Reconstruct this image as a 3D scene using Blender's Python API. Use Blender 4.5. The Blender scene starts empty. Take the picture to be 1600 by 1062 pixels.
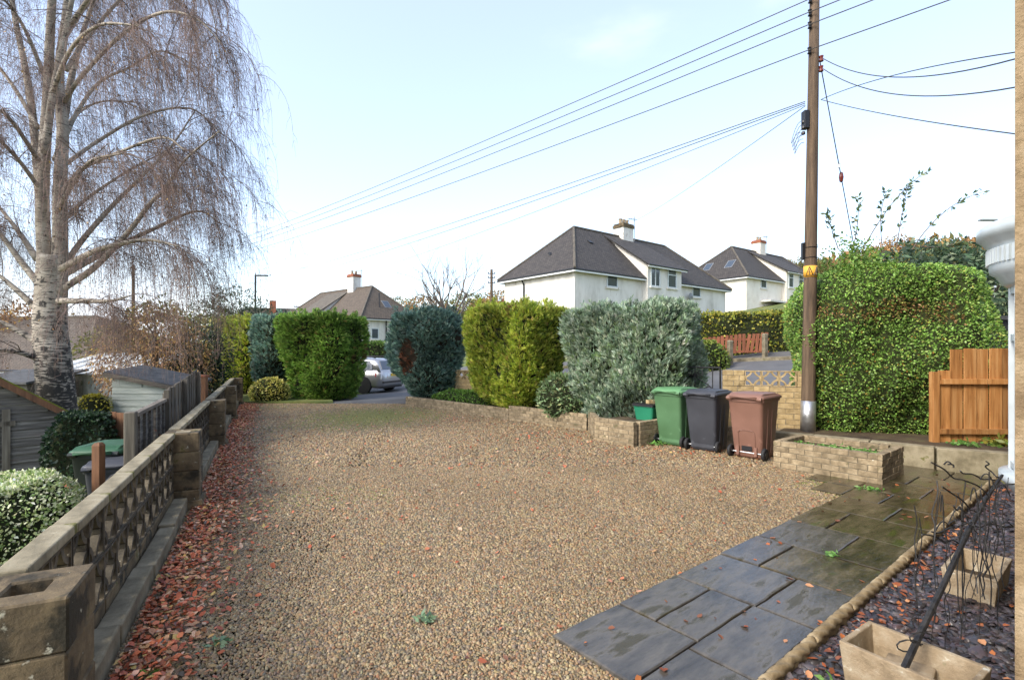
import bpy, bmesh, math, random
import numpy as np
from mathutils import Vector, Matrix
R = math.radians
random.seed(7)
rng = np.random.default_rng(7)
S = bpy.context.scene
COL = S.collection

# ------------------------------------------------------------------ camera, sky, sun, exposure
CAM_H = 1.75
cam_d = bpy.data.cameras.new('camera'); cam = bpy.data.objects.new('camera', cam_d); COL.objects.link(cam)
cam.location = (0, 0, CAM_H); cam.rotation_euler = (R(90), 0, 0)
cam_d.sensor_width = 36; cam_d.lens = 18.0; cam_d.shift_y = 0.00875
cam_d.clip_start = 0.05; cam_d.clip_end = 3000
S.camera = cam
SUN_AZ = math.atan2(-0.78, -0.626); SUN_EL = R(38)      # azimuth clockwise from +Y
world = bpy.data.worlds.new('World'); S.world = world; world.use_nodes = True
wn = world.node_tree.nodes; wl = world.node_tree.links
wn.clear()
w_out = wn.new('ShaderNodeOutputWorld'); w_bg = wn.new('ShaderNodeBackground')
sky = wn.new('ShaderNodeTexSky'); sky.sky_type = 'NISHITA'; sky.sun_disc = False
sky.sun_elevation = SUN_EL; sky.sun_rotation = SUN_AZ
sky.air_density = 1.0; sky.dust_density = 1.6; sky.ozone_density = 1.2; sky.altitude = 60
w_tc = wn.new('ShaderNodeTexCoord'); w_map = wn.new('ShaderNodeMapping'); w_map.inputs['Scale'].default_value = (1.0, 1.0, 3.2)
w_map.inputs['Location'].default_value = (4.6, 1.7, 0.2)
w_noise = wn.new('ShaderNodeTexNoise'); w_noise.inputs['Scale'].default_value = 1.9; w_noise.inputs['Detail'].default_value = 6
w_noise.inputs['Roughness'].default_value = 0.5
w_sep = wn.new('ShaderNodeSeparateXYZ')
w_h = wn.new('ShaderNodeMapRange'); w_h.inputs['From Min'].default_value = 0.02; w_h.inputs['From Max'].default_value = 0.36
w_h.inputs['To Min'].default_value = 0.30; w_h.inputs['To Max'].default_value = 0.0
w_add = wn.new('ShaderNodeMath'); w_add.operation = 'ADD'
w_ramp = wn.new('ShaderNodeMapRange'); w_ramp.interpolation_type = 'SMOOTHSTEP'
w_ramp.inputs['From Min'].default_value = 0.61; w_ramp.inputs['From Max'].default_value = 0.97
w_ramp.inputs['To Min'].default_value = 0.26; w_ramp.inputs['To Max'].default_value = 0.95
w_mix = wn.new('ShaderNodeMix'); w_mix.data_type = 'RGBA'
wl.new(w_tc.outputs['Generated'], w_map.inputs['Vector']); wl.new(w_map.outputs['Vector'], w_noise.inputs['Vector'])
wl.new(w_tc.outputs['Generated'], w_sep.inputs['Vector']); wl.new(w_sep.outputs['Z'], w_h.inputs['Value'])
wl.new(w_noise.outputs['Fac'], w_add.inputs[0]); wl.new(w_h.outputs['Result'], w_add.inputs[1])
wl.new(w_add.outputs[0], w_ramp.inputs['Value']); wl.new(w_ramp.outputs['Result'], w_mix.inputs['Factor'])
wl.new(sky.outputs['Color'], w_mix.inputs['A']); w_mix.inputs['B'].default_value = (3.9, 4.05, 4.6, 1)
wl.new(w_mix.outputs['Result'], w_bg.inputs['Color']); w_bg.inputs['Strength'].default_value = 0.135
wl.new(w_bg.outputs['Background'], w_out.inputs['Surface'])
sun_d = bpy.data.lights.new('sun', 'SUN'); sun_d.energy = 1.4; sun_d.angle = R(20.0); sun_d.color = (1.0, 0.93, 0.82)
sun = bpy.data.objects.new('sun', sun_d); COL.objects.link(sun)
sdir = Vector((math.sin(SUN_AZ)*math.cos(SUN_EL), math.cos(SUN_AZ)*math.cos(SUN_EL), math.sin(SUN_EL)))
sun.rotation_euler = (-sdir).to_track_quat('-Z', 'Y').to_euler()
vs = S.view_settings
vs.view_transform = 'Standard'; vs.look = 'None'; vs.gamma = 1.0; vs.exposure = 1.6; vs.use_curve_mapping = False
S.cycles.use_denoising = True
S.cycles.max_bounces = 6

# ------------------------------------------------------------------ helpers
def lin(r, g, b):
    f = lambda c: ((c/255+0.055)/1.055)**2.4 if c/255 > 0.04045 else c/255/12.92
    return (f(r), f(g), f(b))
def at(px, py, d):                                     # a surveyed point: bearing and height angle at depth d
    return Vector(((px-800)/800*d, d, CAM_H+(545-py)/800*d))
def gz(x, y): return -0.925+0.145*x+0.0696*y           # the sloping street outside the plot

class MB:
    def __init__(s): s.v = []; s.f = []
    def add(s, vs_, fs_):
        o = len(s.v); s.v += [tuple(v) for v in vs_]; s.f += [tuple(i+o for i in f) for f in fs_]
    def box(s, c, size, rot=None, taper=1.0):
        hx, hy, hz = size[0]/2, size[1]/2, size[2]/2
        vs_ = []
        for z, t in ((-hz, 1), (hz, taper)):
            for x, y in ((-hx, -hy), (hx, -hy), (hx, hy), (-hx, hy)):
                p = Vector((x*t, y*t, z))
                if rot is not None: p = rot @ p
                vs_.append(p+Vector(c))
        s.add(vs_, [(3, 2, 1, 0), (4, 5, 6, 7), (0, 1, 5, 4), (1, 2, 6, 5), (2, 3, 7, 6), (3, 0, 4, 7)])
        return s
    def b(s, x0, x1, y0, y1, z0, z1):
        return s.box(((x0+x1)/2, (y0+y1)/2, (z0+z1)/2), (x1-x0, y1-y0, z1-z0))
    def hexa(s, lo, hi):
        s.add(list(lo)+list(hi), [(3, 2, 1, 0), (4, 5, 6, 7), (0, 1, 5, 4), (1, 2, 6, 5), (2, 3, 7, 6), (3, 0, 4, 7)]); return s
    def prism(s, poly, z0, z1):
        n = len(poly)
        s.add([(x, y, z0) for x, y in poly]+[(x, y, z1) for x, y in poly],
              [tuple(range(n-1, -1, -1)), tuple(range(n, 2*n))]+[(i, (i+1) % n, n+(i+1) % n, n+i) for i in range(n)]); return s
    def sweep(s, rings, closed=True, cap=True):
        n = len(rings[0]); vs_ = [p for r in rings for p in r]; fs = []
        for k in range(len(rings)-1):
            for i in range(n if closed else n-1):
                j = (i+1) % n
                fs.append((k*n+i, k*n+j, (k+1)*n+j, (k+1)*n+i))
        if cap and closed:
            fs.append(tuple(range(n-1, -1, -1))); m = (len(rings)-1)*n; fs.append(tuple(range(m, m+n)))
        s.add(vs_, fs); return s
    def tube(s, pts, rad, n=6, cap=True):
        pts = [Vector(p) for p in pts]
        if not hasattr(rad, '__len__'): rad = [rad]*len(pts)
        rings = []; ref = None
        for i, p in enumerate(pts):
            t = (pts[min(i+1, len(pts)-1)]-pts[max(i-1, 0)])
            if t.length < 1e-9: t = Vector((0, 0, 1))
            t.normalize()
            if ref is None: ref = Vector((1, 0, 0)) if abs(t.x) < 0.8 else Vector((0, 1, 0))
            a = t.cross(ref)
            if a.length < 1e-6: a = t.cross(Vector((0, 1, 0.3)))
            a.normalize(); bb = t.cross(a); ref = -bb.cross(t)*0+ref
            rings.append([p+rad[i]*(math.cos(2*math.pi*k/n)*a+math.sin(2*math.pi*k/n)*bb) for k in range(n)])
        return s.sweep(rings, True, cap)
    def lathe(s, prof, c=(0, 0, 0), n=20, axis='z'):
        rings = []
        for r, z in prof:
            ring = []
            for k in range(n):
                a = 2*math.pi*k/n; x, y = r*math.cos(a), r*math.sin(a)
                q = (x, y, z) if axis == 'z' else ((z, x, y) if axis == 'x' else (y, z, x))
                ring.append((q[0]+c[0], q[1]+c[1], q[2]+c[2]))
            rings.append(ring)
        return s.sweep(rings)
    def mesh(s, name):
        m = bpy.data.meshes.new(name); m.from_pydata(s.v, [], s.f); m.update(); return m
    def build(s, name, mat_, parent=None, smooth=False, bevel=0):
        m = s.mesh(name)
        return link(name, m, mat_, parent, smooth, bevel)
def fix_normals(m):
    bm = bmesh.new(); bm.from_mesh(m); bmesh.ops.recalc_face_normals(bm, faces=bm.faces); bm.to_mesh(m); bm.free()
def link(name, m, mat_, parent=None, smooth=False, bevel=0):
    if len(m.polygons) < 20000: fix_normals(m)
    if mat_ is not None and len(m.materials) == 0: m.materials.append(mat_)
    if smooth: m.polygons.foreach_set('use_smooth', [True]*len(m.polygons))
    o = bpy.data.objects.new(name, m); COL.objects.link(o)
    if parent is not None: o.parent = parent
    if bevel:
        bv = o.modifiers.new('bevel', 'BEVEL'); bv.width = bevel; bv.segments = 2; bv.limit_method = 'ANGLE'; bv.angle_limit = R(40)
    return o
def inst(name, m, parent, loc, rot=(0, 0, 0), sc=(1, 1, 1)):
    o = bpy.data.objects.new(name, m); COL.objects.link(o); o.parent = parent
    o.location = loc; o.rotation_euler = rot; o.scale = sc; return o
def tag(o, label=None, cat=None, group=None, kind=None):
    if label: o['label'] = label
    if cat: o['category'] = cat
    if group: o['group'] = group
    if kind: o['kind'] = kind
    return o
def thing(name, label, cat, loc=(0, 0, 0), rz=0, group=None):
    o = bpy.data.objects.new(name, None); COL.objects.link(o); o.location = loc; o.rotation_euler = (0, 0, rz)
    o.empty_display_size = 0.2
    return tag(o, label, cat, group)
def copy_tree(o, parent=None):
    c = o.copy(); COL.objects.link(c); c.parent = parent
    for ch in list(o.children): copy_tree(ch, c)
    return c
def np_mesh(name, V, F, cols=None):
    """V (n,3); F (m,k) faces of one size; cols (n,3) point colours"""
    V = np.asarray(V, np.float32); F = np.asarray(F, np.int32)
    m = bpy.data.meshes.new(name); k = F.shape[1]
    m.vertices.add(len(V)); m.vertices.foreach_set('co', V.ravel())
    m.loops.add(F.size); m.loops.foreach_set('vertex_index', F.ravel())
    m.polygons.add(len(F)); m.polygons.foreach_set('loop_start', np.arange(0, F.size, k, dtype=np.int32))
    m.polygons.foreach_set('loop_total', np.full(len(F), k, np.int32))
    if cols is not None:
        a = m.attributes.new('Col', 'FLOAT_COLOR', 'POINT')
        a.data.foreach_set('color', np.c_[cols, np.ones(len(cols))].astype(np.float32).ravel())
    m.update(calc_edges=True); m.validate(); return m
def unit(a): return a/np.maximum(np.linalg.norm(a, axis=-1, keepdims=True), 1e-9)
def wob(P, f, seed=0):
    """smooth pseudo noise in -1..1"""
    r = np.random.default_rng(seed); o = 0
    for k in range(4):
        d = unit(r.normal(size=3))*f*(1+0.6*k); o = o+np.sin(P@d+r.uniform(0, 6.28))/(1+0.5*k)
    return o/2.2

# ------------------------------------------------------------------ materials
def nodes(name):
    m = bpy.data.materials.new(name); m.use_nodes = True
    nt = m.node_tree; return m, nt, nt.nodes['Principled BSDF']
def N(nt, t, **kw):
    n = nt.nodes.new(t)
    for k, v in kw.items():
        if k in n.inputs: n.inputs[k].default_value = v
        else: setattr(n, k, v)
    return n
def ramp(nt, stops):
    r = nt.nodes.new('ShaderNodeValToRGB'); e = r.color_ramp.elements
    while len(e) > 1: e.remove(e[-1])
    e[0].position, e[0].color = stops[0][0], (*stops[0][1], 1)
    for p, c in stops[1:]:
        x = e.new(p); x.color = (*c, 1)
    return r
def surf(name, stops, scale=4.0, detail=6, rough=(0.7, 0.9), bump=0.3, bscale=None, dist=0.01, stretch=(1, 1, 1), objrand=0.0, spots=None, metallic=0, spec=0.4, coord='Object'):
    """noise-coloured surface with fine relief; objrand varies brightness from object to object; spots = (colour, scale, threshold)"""
    m, nt, p = nodes(name); L = nt.links
    tc = N(nt, 'ShaderNodeTexCoord'); mp = N(nt, 'ShaderNodeMapping'); mp.inputs['Scale'].default_value = stretch
    L.new(tc.outputs[coord], mp.inputs['Vector'])
    oi = N(nt, 'ShaderNodeObjectInfo'); vec = mp.outputs['Vector']
    if objrand:
        va = N(nt, 'ShaderNodeVectorMath', operation='ADD'); vm = N(nt, 'ShaderNodeMath', operation='MULTIPLY'); vm.inputs[1].default_value = 37.0
        L.new(oi.outputs['Random'], vm.inputs[0]); L.new(vec, va.inputs[0]); L.new(vm.outputs[0], va.inputs[1]); vec = va.outputs[0]
    n1 = N(nt, 'ShaderNodeTexNoise', Scale=scale, Detail=detail, Roughness=0.62); L.new(vec, n1.inputs['Vector'])
    rp = ramp(nt, stops); L.new(n1.outputs['Fac'], rp.inputs['Fac']); c = rp.outputs['Color']
    if spots:
        for sc_, thr, colr in ([(spots[1], spots[2], spots[0])] if not isinstance(spots, list) else [(q[1], q[2], q[0]) for q in spots]):
            n2 = N(nt, 'ShaderNodeTexNoise', Scale=sc_, Detail=4, Roughness=0.6); L.new(vec, n2.inputs['Vector'])
            mr = N(nt, 'ShaderNodeMapRange'); mr.inputs['From Min'].default_value = thr; mr.inputs['From Max'].default_value = thr+0.07
            L.new(n2.outputs['Fac'], mr.inputs['Value'])
            mx = N(nt, 'ShaderNodeMix', data_type='RGBA'); L.new(mr.outputs['Result'], mx.inputs['Factor']); L.new(c, mx.inputs['A'])
            mx.inputs['B'].default_value = (*colr, 1); c = mx.outputs['Result']
    if objrand:
        hs = N(nt, 'ShaderNodeHueSaturation'); mr = N(nt, 'ShaderNodeMapRange')
        mr.inputs['To Min'].default_value = 1-objrand; mr.inputs['To Max'].default_value = 1+objrand
        L.new(oi.outputs['Random'], mr.inputs['Value']); L.new(mr.outputs['Result'], hs.inputs['Value']); L.new(c, hs.inputs['Color']); c = hs.outputs['Color']
    L.new(c, p.inputs['Base Color'])
    rr = N(nt, 'ShaderNodeMapRange'); rr.inputs['From Min'].default_value = 0.3; rr.inputs['From Max'].default_value = 0.7
    rr.inputs['To Min'].default_value, rr.inputs['To Max'].default_value = rough; L.new(n1.outputs['Fac'], rr.inputs['Value']); L.new(rr.outputs['Result'], p.inputs['Roughness'])
    p.inputs['Metallic'].default_value = metallic; p.inputs['Specular IOR Level'].default_value = spec
    if bump:
        n3 = N(nt, 'ShaderNodeTexNoise', Scale=bscale or scale*6, Detail=6, Roughness=0.65); L.new(vec, n3.inputs['Vector'])
        bp = N(nt, 'ShaderNodeBump', Strength=bump, Distance=dist); L.new(n3.outputs['Fac'], bp.inputs['Height']); L.new(bp.outputs['Normal'], p.inputs['Normal'])
    return m
def colmat(name, rough=0.6, transl=0.0, spec=0.3, bump=0, jitter=0.0):
    m, nt, p = nodes(name); L = nt.links
    a = N(nt, 'ShaderNodeAttribute', attribute_name='Col'); c = a.outputs['Color']
    L.new(c, p.inputs['Base Color']); p.inputs['Roughness'].default_value = rough; p.inputs['Specular IOR Level'].default_value = spec
    if transl:
        t = N(nt, 'ShaderNodeBsdfTranslucent'); L.new(c, t.inputs['Color']); mx = N(nt, 'ShaderNodeMixShader', Fac=transl)
        L.new(p.outputs[0], mx.inputs[1]); L.new(t.outputs[0], mx.inputs[2]); L.new(mx.outputs[0], nt.nodes['Material Output'].inputs['Surface'])
    if bump:
        tc = N(nt, 'ShaderNodeTexCoord'); n3 = N(nt, 'ShaderNodeTexNoise', Scale=120.0, Detail=3); L.new(tc.outputs['Object'], n3.inputs['Vector'])
        bp = N(nt, 'ShaderNodeBump', Strength=bump, Distance=0.004); L.new(n3.outputs['Fac'], bp.inputs['Height']); L.new(bp.outputs['Normal'], p.inputs['Normal'])
    return m
def plain(name, c, rough=0.5, metallic=0, spec=0.5, coat=0):
    m, nt, p = nodes(name)
    tc = N(nt, 'ShaderNodeTexCoord'); n1 = N(nt, 'ShaderNodeTexNoise', Scale=9.0, Detail=5); nt.links.new(tc.outputs['Object'], n1.inputs['Vector'])
    rp = ramp(nt, [(0.3, tuple(x*0.88 for x in c)), (0.7, tuple(min(1, x*1.08) for x in c))]); nt.links.new(n1.outputs['Fac'], rp.inputs['Fac'])
    nt.links.new(rp.outputs['Color'], p.inputs['Base Color'])
    p.inputs['Roughness'].default_value = rough; p.inputs['Metallic'].default_value = metallic; p.inputs['Specular IOR Level'].default_value = spec
    p.inputs['Coat Weight'].default_value = coat; return m
M = {}
M['gravel_base'] = surf('gravel_base', [(0.3, lin(80, 70, 56)), (0.5, lin(132, 114, 90)), (0.7, lin(160, 140, 114))], 55, 5, (0.8, 0.95), 0.9, 48, 0.02)
M['stone_bits'] = colmat('stone_bits', 0.62, 0, 0.35, 0.25)
M['leaf_litter'] = colmat('leaf_litter', 0.5, 0.12, 0.4)
M['foliage'] = colmat('foliage', 0.55, 0.3, 0.3)
M['leafgloss'] = colmat('leafgloss', 0.48, 0.28, 0.4)
M['core'] = colmat('core', 0.9, 0, 0.1)
M['slatechip'] = colmat('slatechip', 0.32, 0, 0.5, 0.15)
M['soil'] = surf('soil', [(0.3, lin(52, 42, 32)), (0.55, lin(84, 70, 52)), (0.75, lin(96, 92, 58))], 3, 8, (0.85, 1), 0.8, 25, 0.03)
M['grassy'] = surf('grassy', [(0.3, lin(70, 84, 40)), (0.5, lin(98, 108, 54)), (0.7, lin(134, 124, 72))], 0.8, 9, (0.85, 1), 0.7, 12, 0.04)
M['asphalt'] = surf('asphalt', [(0.3, (0.10, 0.10, 0.104)), (0.6, (0.135, 0.135, 0.137)), (0.8, (0.17, 0.168, 0.165))], 1.5, 9, (0.7, 0.9), 0.3, 90, 0.006, spec=0.15)
M['pave_as'] = surf('pavement_asphalt', [(0.3, (0.09, 0.088, 0.087)), (0.7, (0.15, 0.145, 0.14))], 2.0, 9, (0.7, 0.9), 0.3, 90, 0.006, spec=0.15)
M['kerb'] = surf('kerb_concrete', [(0.3, lin(84, 76, 60)), (0.5, lin(120, 111, 90)), (0.7, lin(146, 136, 114))], 6, 8, (0.75, 0.95), 0.5, 40, 0.008, spots=[(lin(92, 92, 54), 2.2, 0.6), (lin(190, 188, 176), 16, 0.7)])
M['screen'] = surf('screen_block', [(0.28, lin(46, 41, 35)), (0.5, lin(78, 71, 58)), (0.72, lin(112, 102, 84))], 7, 8, (0.8, 0.95), 0.6, 60, 0.006, objrand=0.14, spots=[(lin(52, 46, 38), 4, 0.58), (lin(176, 172, 150), 22, 0.68)])
M['pillar'] = surf('pillar_stone', [(0.28, lin(62, 52, 38)), (0.5, lin(98, 84, 62)), (0.72, lin(136, 118, 88))], 6, 8, (0.8, 0.95), 0.7, 40, 0.01, objrand=0.14, spots=[(lin(50, 45, 33), 3.5, 0.55), (lin(84, 82, 44), 6, 0.63), (lin(186, 180, 158), 14, 0.65)])
M['coping'] = surf('coping_concrete', [(0.3, lin(96, 88, 68)), (0.5, lin(138, 128, 104)), (0.7, lin(166, 156, 132))], 5, 9, (0.8, 0.95), 0.6, 50, 0.008, spots=[(lin(98, 96, 48), 5, 0.62), (lin(196, 192, 176), 18, 0.7)])
M['brick'] = surf('buff_brick', [(0.28, lin(98, 86, 66)), (0.5, lin(138, 122, 96)), (0.72, lin(168, 152, 124))], 9, 8, (0.8, 0.95), 0.6, 50, 0.006, objrand=0.2, spots=[(lin(100, 92, 66), 5, 0.6), (lin(214, 208, 190), 20, 0.68)])
M['brick_warm'] = surf('gold_brick', [(0.28, lin(126, 108, 74)), (0.5, lin(164, 142, 102)), (0.72, lin(186, 166, 126))], 9, 8, (0.8, 0.95), 0.6, 50, 0.006, objrand=0.16, spots=(lin(120, 104, 74), 6, 0.62))
M['mortar'] = surf('mortar', [(0.3, lin(92, 84, 68)), (0.7, lin(140, 130, 110))], 14, 6, (0.9, 1), 0.5, 60, 0.006)
M['slab'] = surf('riven_slate', [(0.3, lin(48, 45, 41)), (0.5, lin(80, 76, 70)), (0.7, lin(108, 102, 92))], 2.6, 10, (0.02, 0.34), 0.55, 7, 0.014, (1, 3.2, 1), objrand=0.12, spots=[(lin(64, 58, 38), 2.6, 0.58)], spec=0.5)
M['slab_olive'] = surf('olive_slate', [(0.3, lin(36, 33, 22)), (0.5, lin(70, 62, 44)), (0.72, lin(104, 92, 68))], 2.8, 10, (0.02, 0.26), 0.55, 7, 0.014, (1, 3.2, 1), objrand=0.16, spots=[(lin(62, 66, 28), 2.2, 0.56)], spec=0.5)  # olive brown slate with greener spots, used for the farther slabs
M['rope'] = surf('rope_edging', [(0.3, lin(84, 72, 50)), (0.5, lin(136, 118, 88)), (0.7, lin(170, 152, 120))], 9, 8, (0.75, 0.95), 0.6, 60, 0.006, spots=(lin(70, 66, 40), 3, 0.58))
M['terracotta_old'] = surf('weathered_trough', [(0.28, lin(106, 92, 72)), (0.5, lin(150, 132, 106)), (0.75, lin(180, 168, 146))], 7, 9, (0.8, 0.95), 0.8, 60, 0.008, spots=[(lin(196, 192, 176), 14, 0.64), (lin(110, 112, 74), 4, 0.64)])
M['black_stem'] = surf('black_stem', [(0.3, (0.008, 0.008, 0.009)), (0.7, (0.035, 0.033, 0.032))], 30, 6, (0.4, 0.7), 0.7, 60, 0.004)
M['render_white'] = surf('white_render', [(0.3, lin(176, 172, 162)), (0.5, lin(212, 208, 200)), (0.75, lin(226, 223, 216))], 0.9, 10, (0.85, 0.95), 0.5, 18, 0.012, stretch=(1, 1, .4), spots=(lin(168, 160, 146), 2.6, 0.66))
M['render_cream'] = surf('cream_render', [(0.3, lin(214, 204, 188)), (0.5, lin(228, 220, 206)), (0.8, lin(236, 230, 218))], 1.2, 9, (0.85, 0.95), 0.35, 18, 0.01)
def tiles(name, c1, c2, lich):
    m, nt, p = nodes(name); L = nt.links
    tc = N(nt, 'ShaderNodeTexCoord')
    br = N(nt, 'ShaderNodeTexBrick', Scale=1.0); br.offset = 0.5
    br.inputs['Brick Width'].default_value = 0.2; br.inputs['Row Height'].default_value = 0.18; br.inputs['Mortar Size'].default_value = 0.012
    br.inputs['Color1'].default_value = (*c1, 1); br.inputs['Color2'].default_value = (*c2, 1); br.inputs['Mortar'].default_value = (*[x*0.45 for x in c1], 1)
    L.new(tc.outputs['UV'], br.inputs['Vector'])
    n = N(nt, 'ShaderNodeTexNoise', Scale=5.0, Detail=10, Roughness=0.8); L.new(tc.outputs['Object'], n.inputs['Vector'])
    mr = N(nt, 'ShaderNodeMapRange'); mr.inputs['From Min'].default_value = 0.58; mr.inputs['From Max'].default_value = 0.7; mr.inputs['To Max'].default_value = 0.75; L.new(n.outputs['Fac'], mr.inputs['Value'])
    mx = N(nt, 'ShaderNodeMix', data_type='RGBA'); L.new(mr.outputs['Result'], mx.inputs['Factor']); L.new(br.outputs['Color'], mx.inputs['A']); mx.inputs['B'].default_value = (*lich, 1)
    L.new(mx.outputs['Result'], p.inputs['Base Color']); p.inputs['Roughness'].default_value = 0.85
    bp = N(nt, 'ShaderNodeBump', Strength=0.8, Distance=0.03); L.new(br.outputs['Fac'], bp.inputs['Height']); bp.invert = True; L.new(bp.outputs['Normal'], p.inputs['Normal']); return m
M['tiles_dark'] = tiles('dark_roof_tiles', lin(58, 54, 52), lin(74, 69, 65), lin(112, 106, 92))
M['tiles_brown'] = tiles('brown_roof_tiles', lin(84, 74, 64), lin(100, 88, 75), lin(134, 126, 104))
M['ridge'] = surf('ridge_tile', [(0.3, lin(70, 66, 60)), (0.7, lin(108, 100, 88))], 4, 6, (0.8, 0.95), 0.4)
M['white_paint'] = plain('white_paint', lin(226, 228, 228), 0.4)
M['upvc'] = plain('upvc_white', lin(196, 204, 206), 0.28)
M['frame_grey'] = plain('roof_window_frame', lin(120, 122, 124), 0.5)
mg, ntg, pg = nodes('window_glass'); pg.inputs['Base Color'].default_value = (0.045, 0.06, 0.08, 1); pg.inputs['Roughness'].default_value = 0.06; pg.inputs['Specular IOR Level'].default_value = 0.8
M['glass'] = mg
M['black_plastic'] = plain('black_plastic', (0.012, 0.012, 0.014), 0.45)
M['rubber'] = plain('rubber', (0.014, 0.014, 0.015), 0.7)
def binplastic(name, c):
    return surf(name, [(0.3, tuple(x*0.86 for x in c)), (0.6, c), (0.8, tuple(min(1, x*1.12) for x in c))], 3.5, 8, (0.42, 0.62), 0.12, 220, 0.002, spec=0.4, spots=[(tuple(min(1, x*1.35+.02) for x in c), 7, 0.64), (tuple(x*.7 for x in c), 3, .66)])
M['bin_green'] = binplastic('green_bin_plastic', lin(82, 118, 82))
M['bin_greenlid'] = binplastic('green_lid_plastic', lin(94, 138, 94))
M['bin_grey'] = binplastic('grey_bin_plastic', lin(62, 64, 70))
M['bin_brown'] = binplastic('brown_bin_plastic', lin(128, 94, 80))
M['bin_dark'] = binplastic('dark_green_bin_plastic', lin(22, 30, 27))
M['lid_green2'] = binplastic('bright_green_lid', lin(44, 84, 58))
M['box_green'] = binplastic('recycling_box_green', lin(34, 120, 88))
M['pole'] = surf('pole_timber', [(0.3, lin(58, 47, 37)), (0.5, lin(90, 74, 58)), (0.7, lin(114, 96, 77))], 7, 9, (0.75, 0.95), 0.7, 24, 0.01, (3, 3, 0.22))
M['galv'] = surf('galvanised_sheet', [(0.3, (0.42, 0.43, 0.44)), (0.7, (0.62, 0.63, 0.64))], 9, 7, (0.25, 0.5), 0.15, 30, 0.006, metallic=0.85)
M['sign_yellow'] = plain('sign_yellow', lin(226, 168, 60), 0.5)
M['sign_black'] = plain('sign_black', (0.01, 0.01, 0.01), 0.5)
M['wire'] = plain('wire', (0.05, 0.045, 0.042), 0.6)
M['iron'] = plain('wrought_iron', (0.012, 0.012, 0.013), 0.55)
M['ceramic'] = plain('insulator_brown', lin(112, 40, 28), 0.3)
M['orange_wood'] = surf('new_fence_timber', [(0.26, lin(104, 66, 34)), (0.48, lin(162, 112, 62)), (0.72, lin(186, 142, 92))], 3.2, 9, (0.6, 0.85), 0.4, 18, 0.006, (5, 5, 0.35), objrand=0.3, spots=(lin(92, 58, 32), 7, 0.64))
M['old_wood'] = surf('weathered_timber', [(0.28, lin(66, 60, 54)), (0.5, lin(108, 100, 90)), (0.72, lin(146, 138, 126))], 4, 9, (0.8, 0.95), 0.6, 20, 0.006, (0.35, 4, 5), objrand=0.16)
M['old_wood_v'] = surf('weathered_timber_upright', [(0.28, lin(62, 56, 48)), (0.5, lin(100, 92, 80)), (0.72, lin(132, 124, 110))], 4, 9, (0.8, 0.95), 0.6, 20, 0.006, (5, 5, 0.3), objrand=0.2)
M['shed_dark'] = surf('grey_shed_board', [(0.28, lin(58, 54, 50)), (0.5, lin(102, 97, 90)), (0.72, lin(150, 144, 134))], 4, 9, (0.8, 0.95), 0.6, 20, 0.006, (0.3, 4, 6), objrand=0.2, spots=(lin(124, 72, 44), 1.4, 0.66))
M['shed_pale'] = surf('pale_painted_board', [(0.28, lin(148, 156, 148)), (0.5, lin(178, 184, 176)), (0.75, lin(200, 204, 196))], 3, 9, (0.7, 0.9), 0.4, 20, 0.005, (0.35, 4, 6), objrand=0.06, spots=(lin(128, 130, 116), 3, 0.66))
M['felt'] = surf('roof_felt', [(0.3, lin(66, 67, 68)), (0.7, lin(98, 98, 98))], 5, 8, (0.85, 0.95), 0.4, 60, 0.005, spec=.12)
M['moss_roof'] = surf('mossy_felt', [(0.3, lin(84, 92, 26)), (0.5, lin(126, 132, 36)), (0.7, lin(96, 98, 66))], 5, 8, (0.9, 1), 0.9, 30, 0.02)
M['corrugated'] = surf('asbestos_sheet', [(0.3, lin(146, 150, 146)), (0.5, lin(186, 188, 182)), (0.7, lin(214, 214, 208))], 4, 8, (0.7, 0.9), 0.3, 30, 0.005, objrand=0.08, spots=(lin(134, 136, 112), 4, 0.62))
M['green_fence'] = surf('dark_green_board', [(0.3, lin(46, 52, 40)), (0.7, lin(82, 84, 66))], 5, 8, (0.8, 0.95), 0.5, 20, 0.005, (5, 5, 0.4), objrand=0.15)
M['red_wood'] = surf('red_brown_picket', [(0.3, lin(112, 66, 46)), (0.7, lin(156, 98, 70))], 4, 8, (0.7, 0.9), 0.4, 20, 0.005, (5, 5, 0.4), objrand=0.15)
M['brown_post'] = surf('brown_post', [(0.3, lin(84, 56, 38)), (0.7, lin(130, 92, 64))], 5, 8, (0.7, 0.9), 0.5, 20, 0.005, (5, 5, 0.4))
M['pot'] = surf('terracotta_pot', [(0.3, lin(116, 66, 46)), (0.7, lin(158, 98, 70))], 6, 7, (0.7, 0.9), 0.3)
M['stone_house'] = surf('rough_stone_wall', [(0.28, lin(108, 88, 64)), (0.5, lin(142, 121, 92)), (0.72, lin(164, 145, 118))], 14, 8, (0.8, 0.95), 0.9, 45, 0.012)
M['twig'] = surf('twig', [(0.3, lin(74, 62, 56)), (0.7, lin(118, 102, 92))], 6, 4, (0.8, 0.95), 0)
M['bark_grey'] = surf('grey_bark', [(0.3, lin(74, 66, 60)), (0.7, lin(120, 108, 98))], 4, 7, (0.8, 0.95), 0.5, 12, 0.01)
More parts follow.
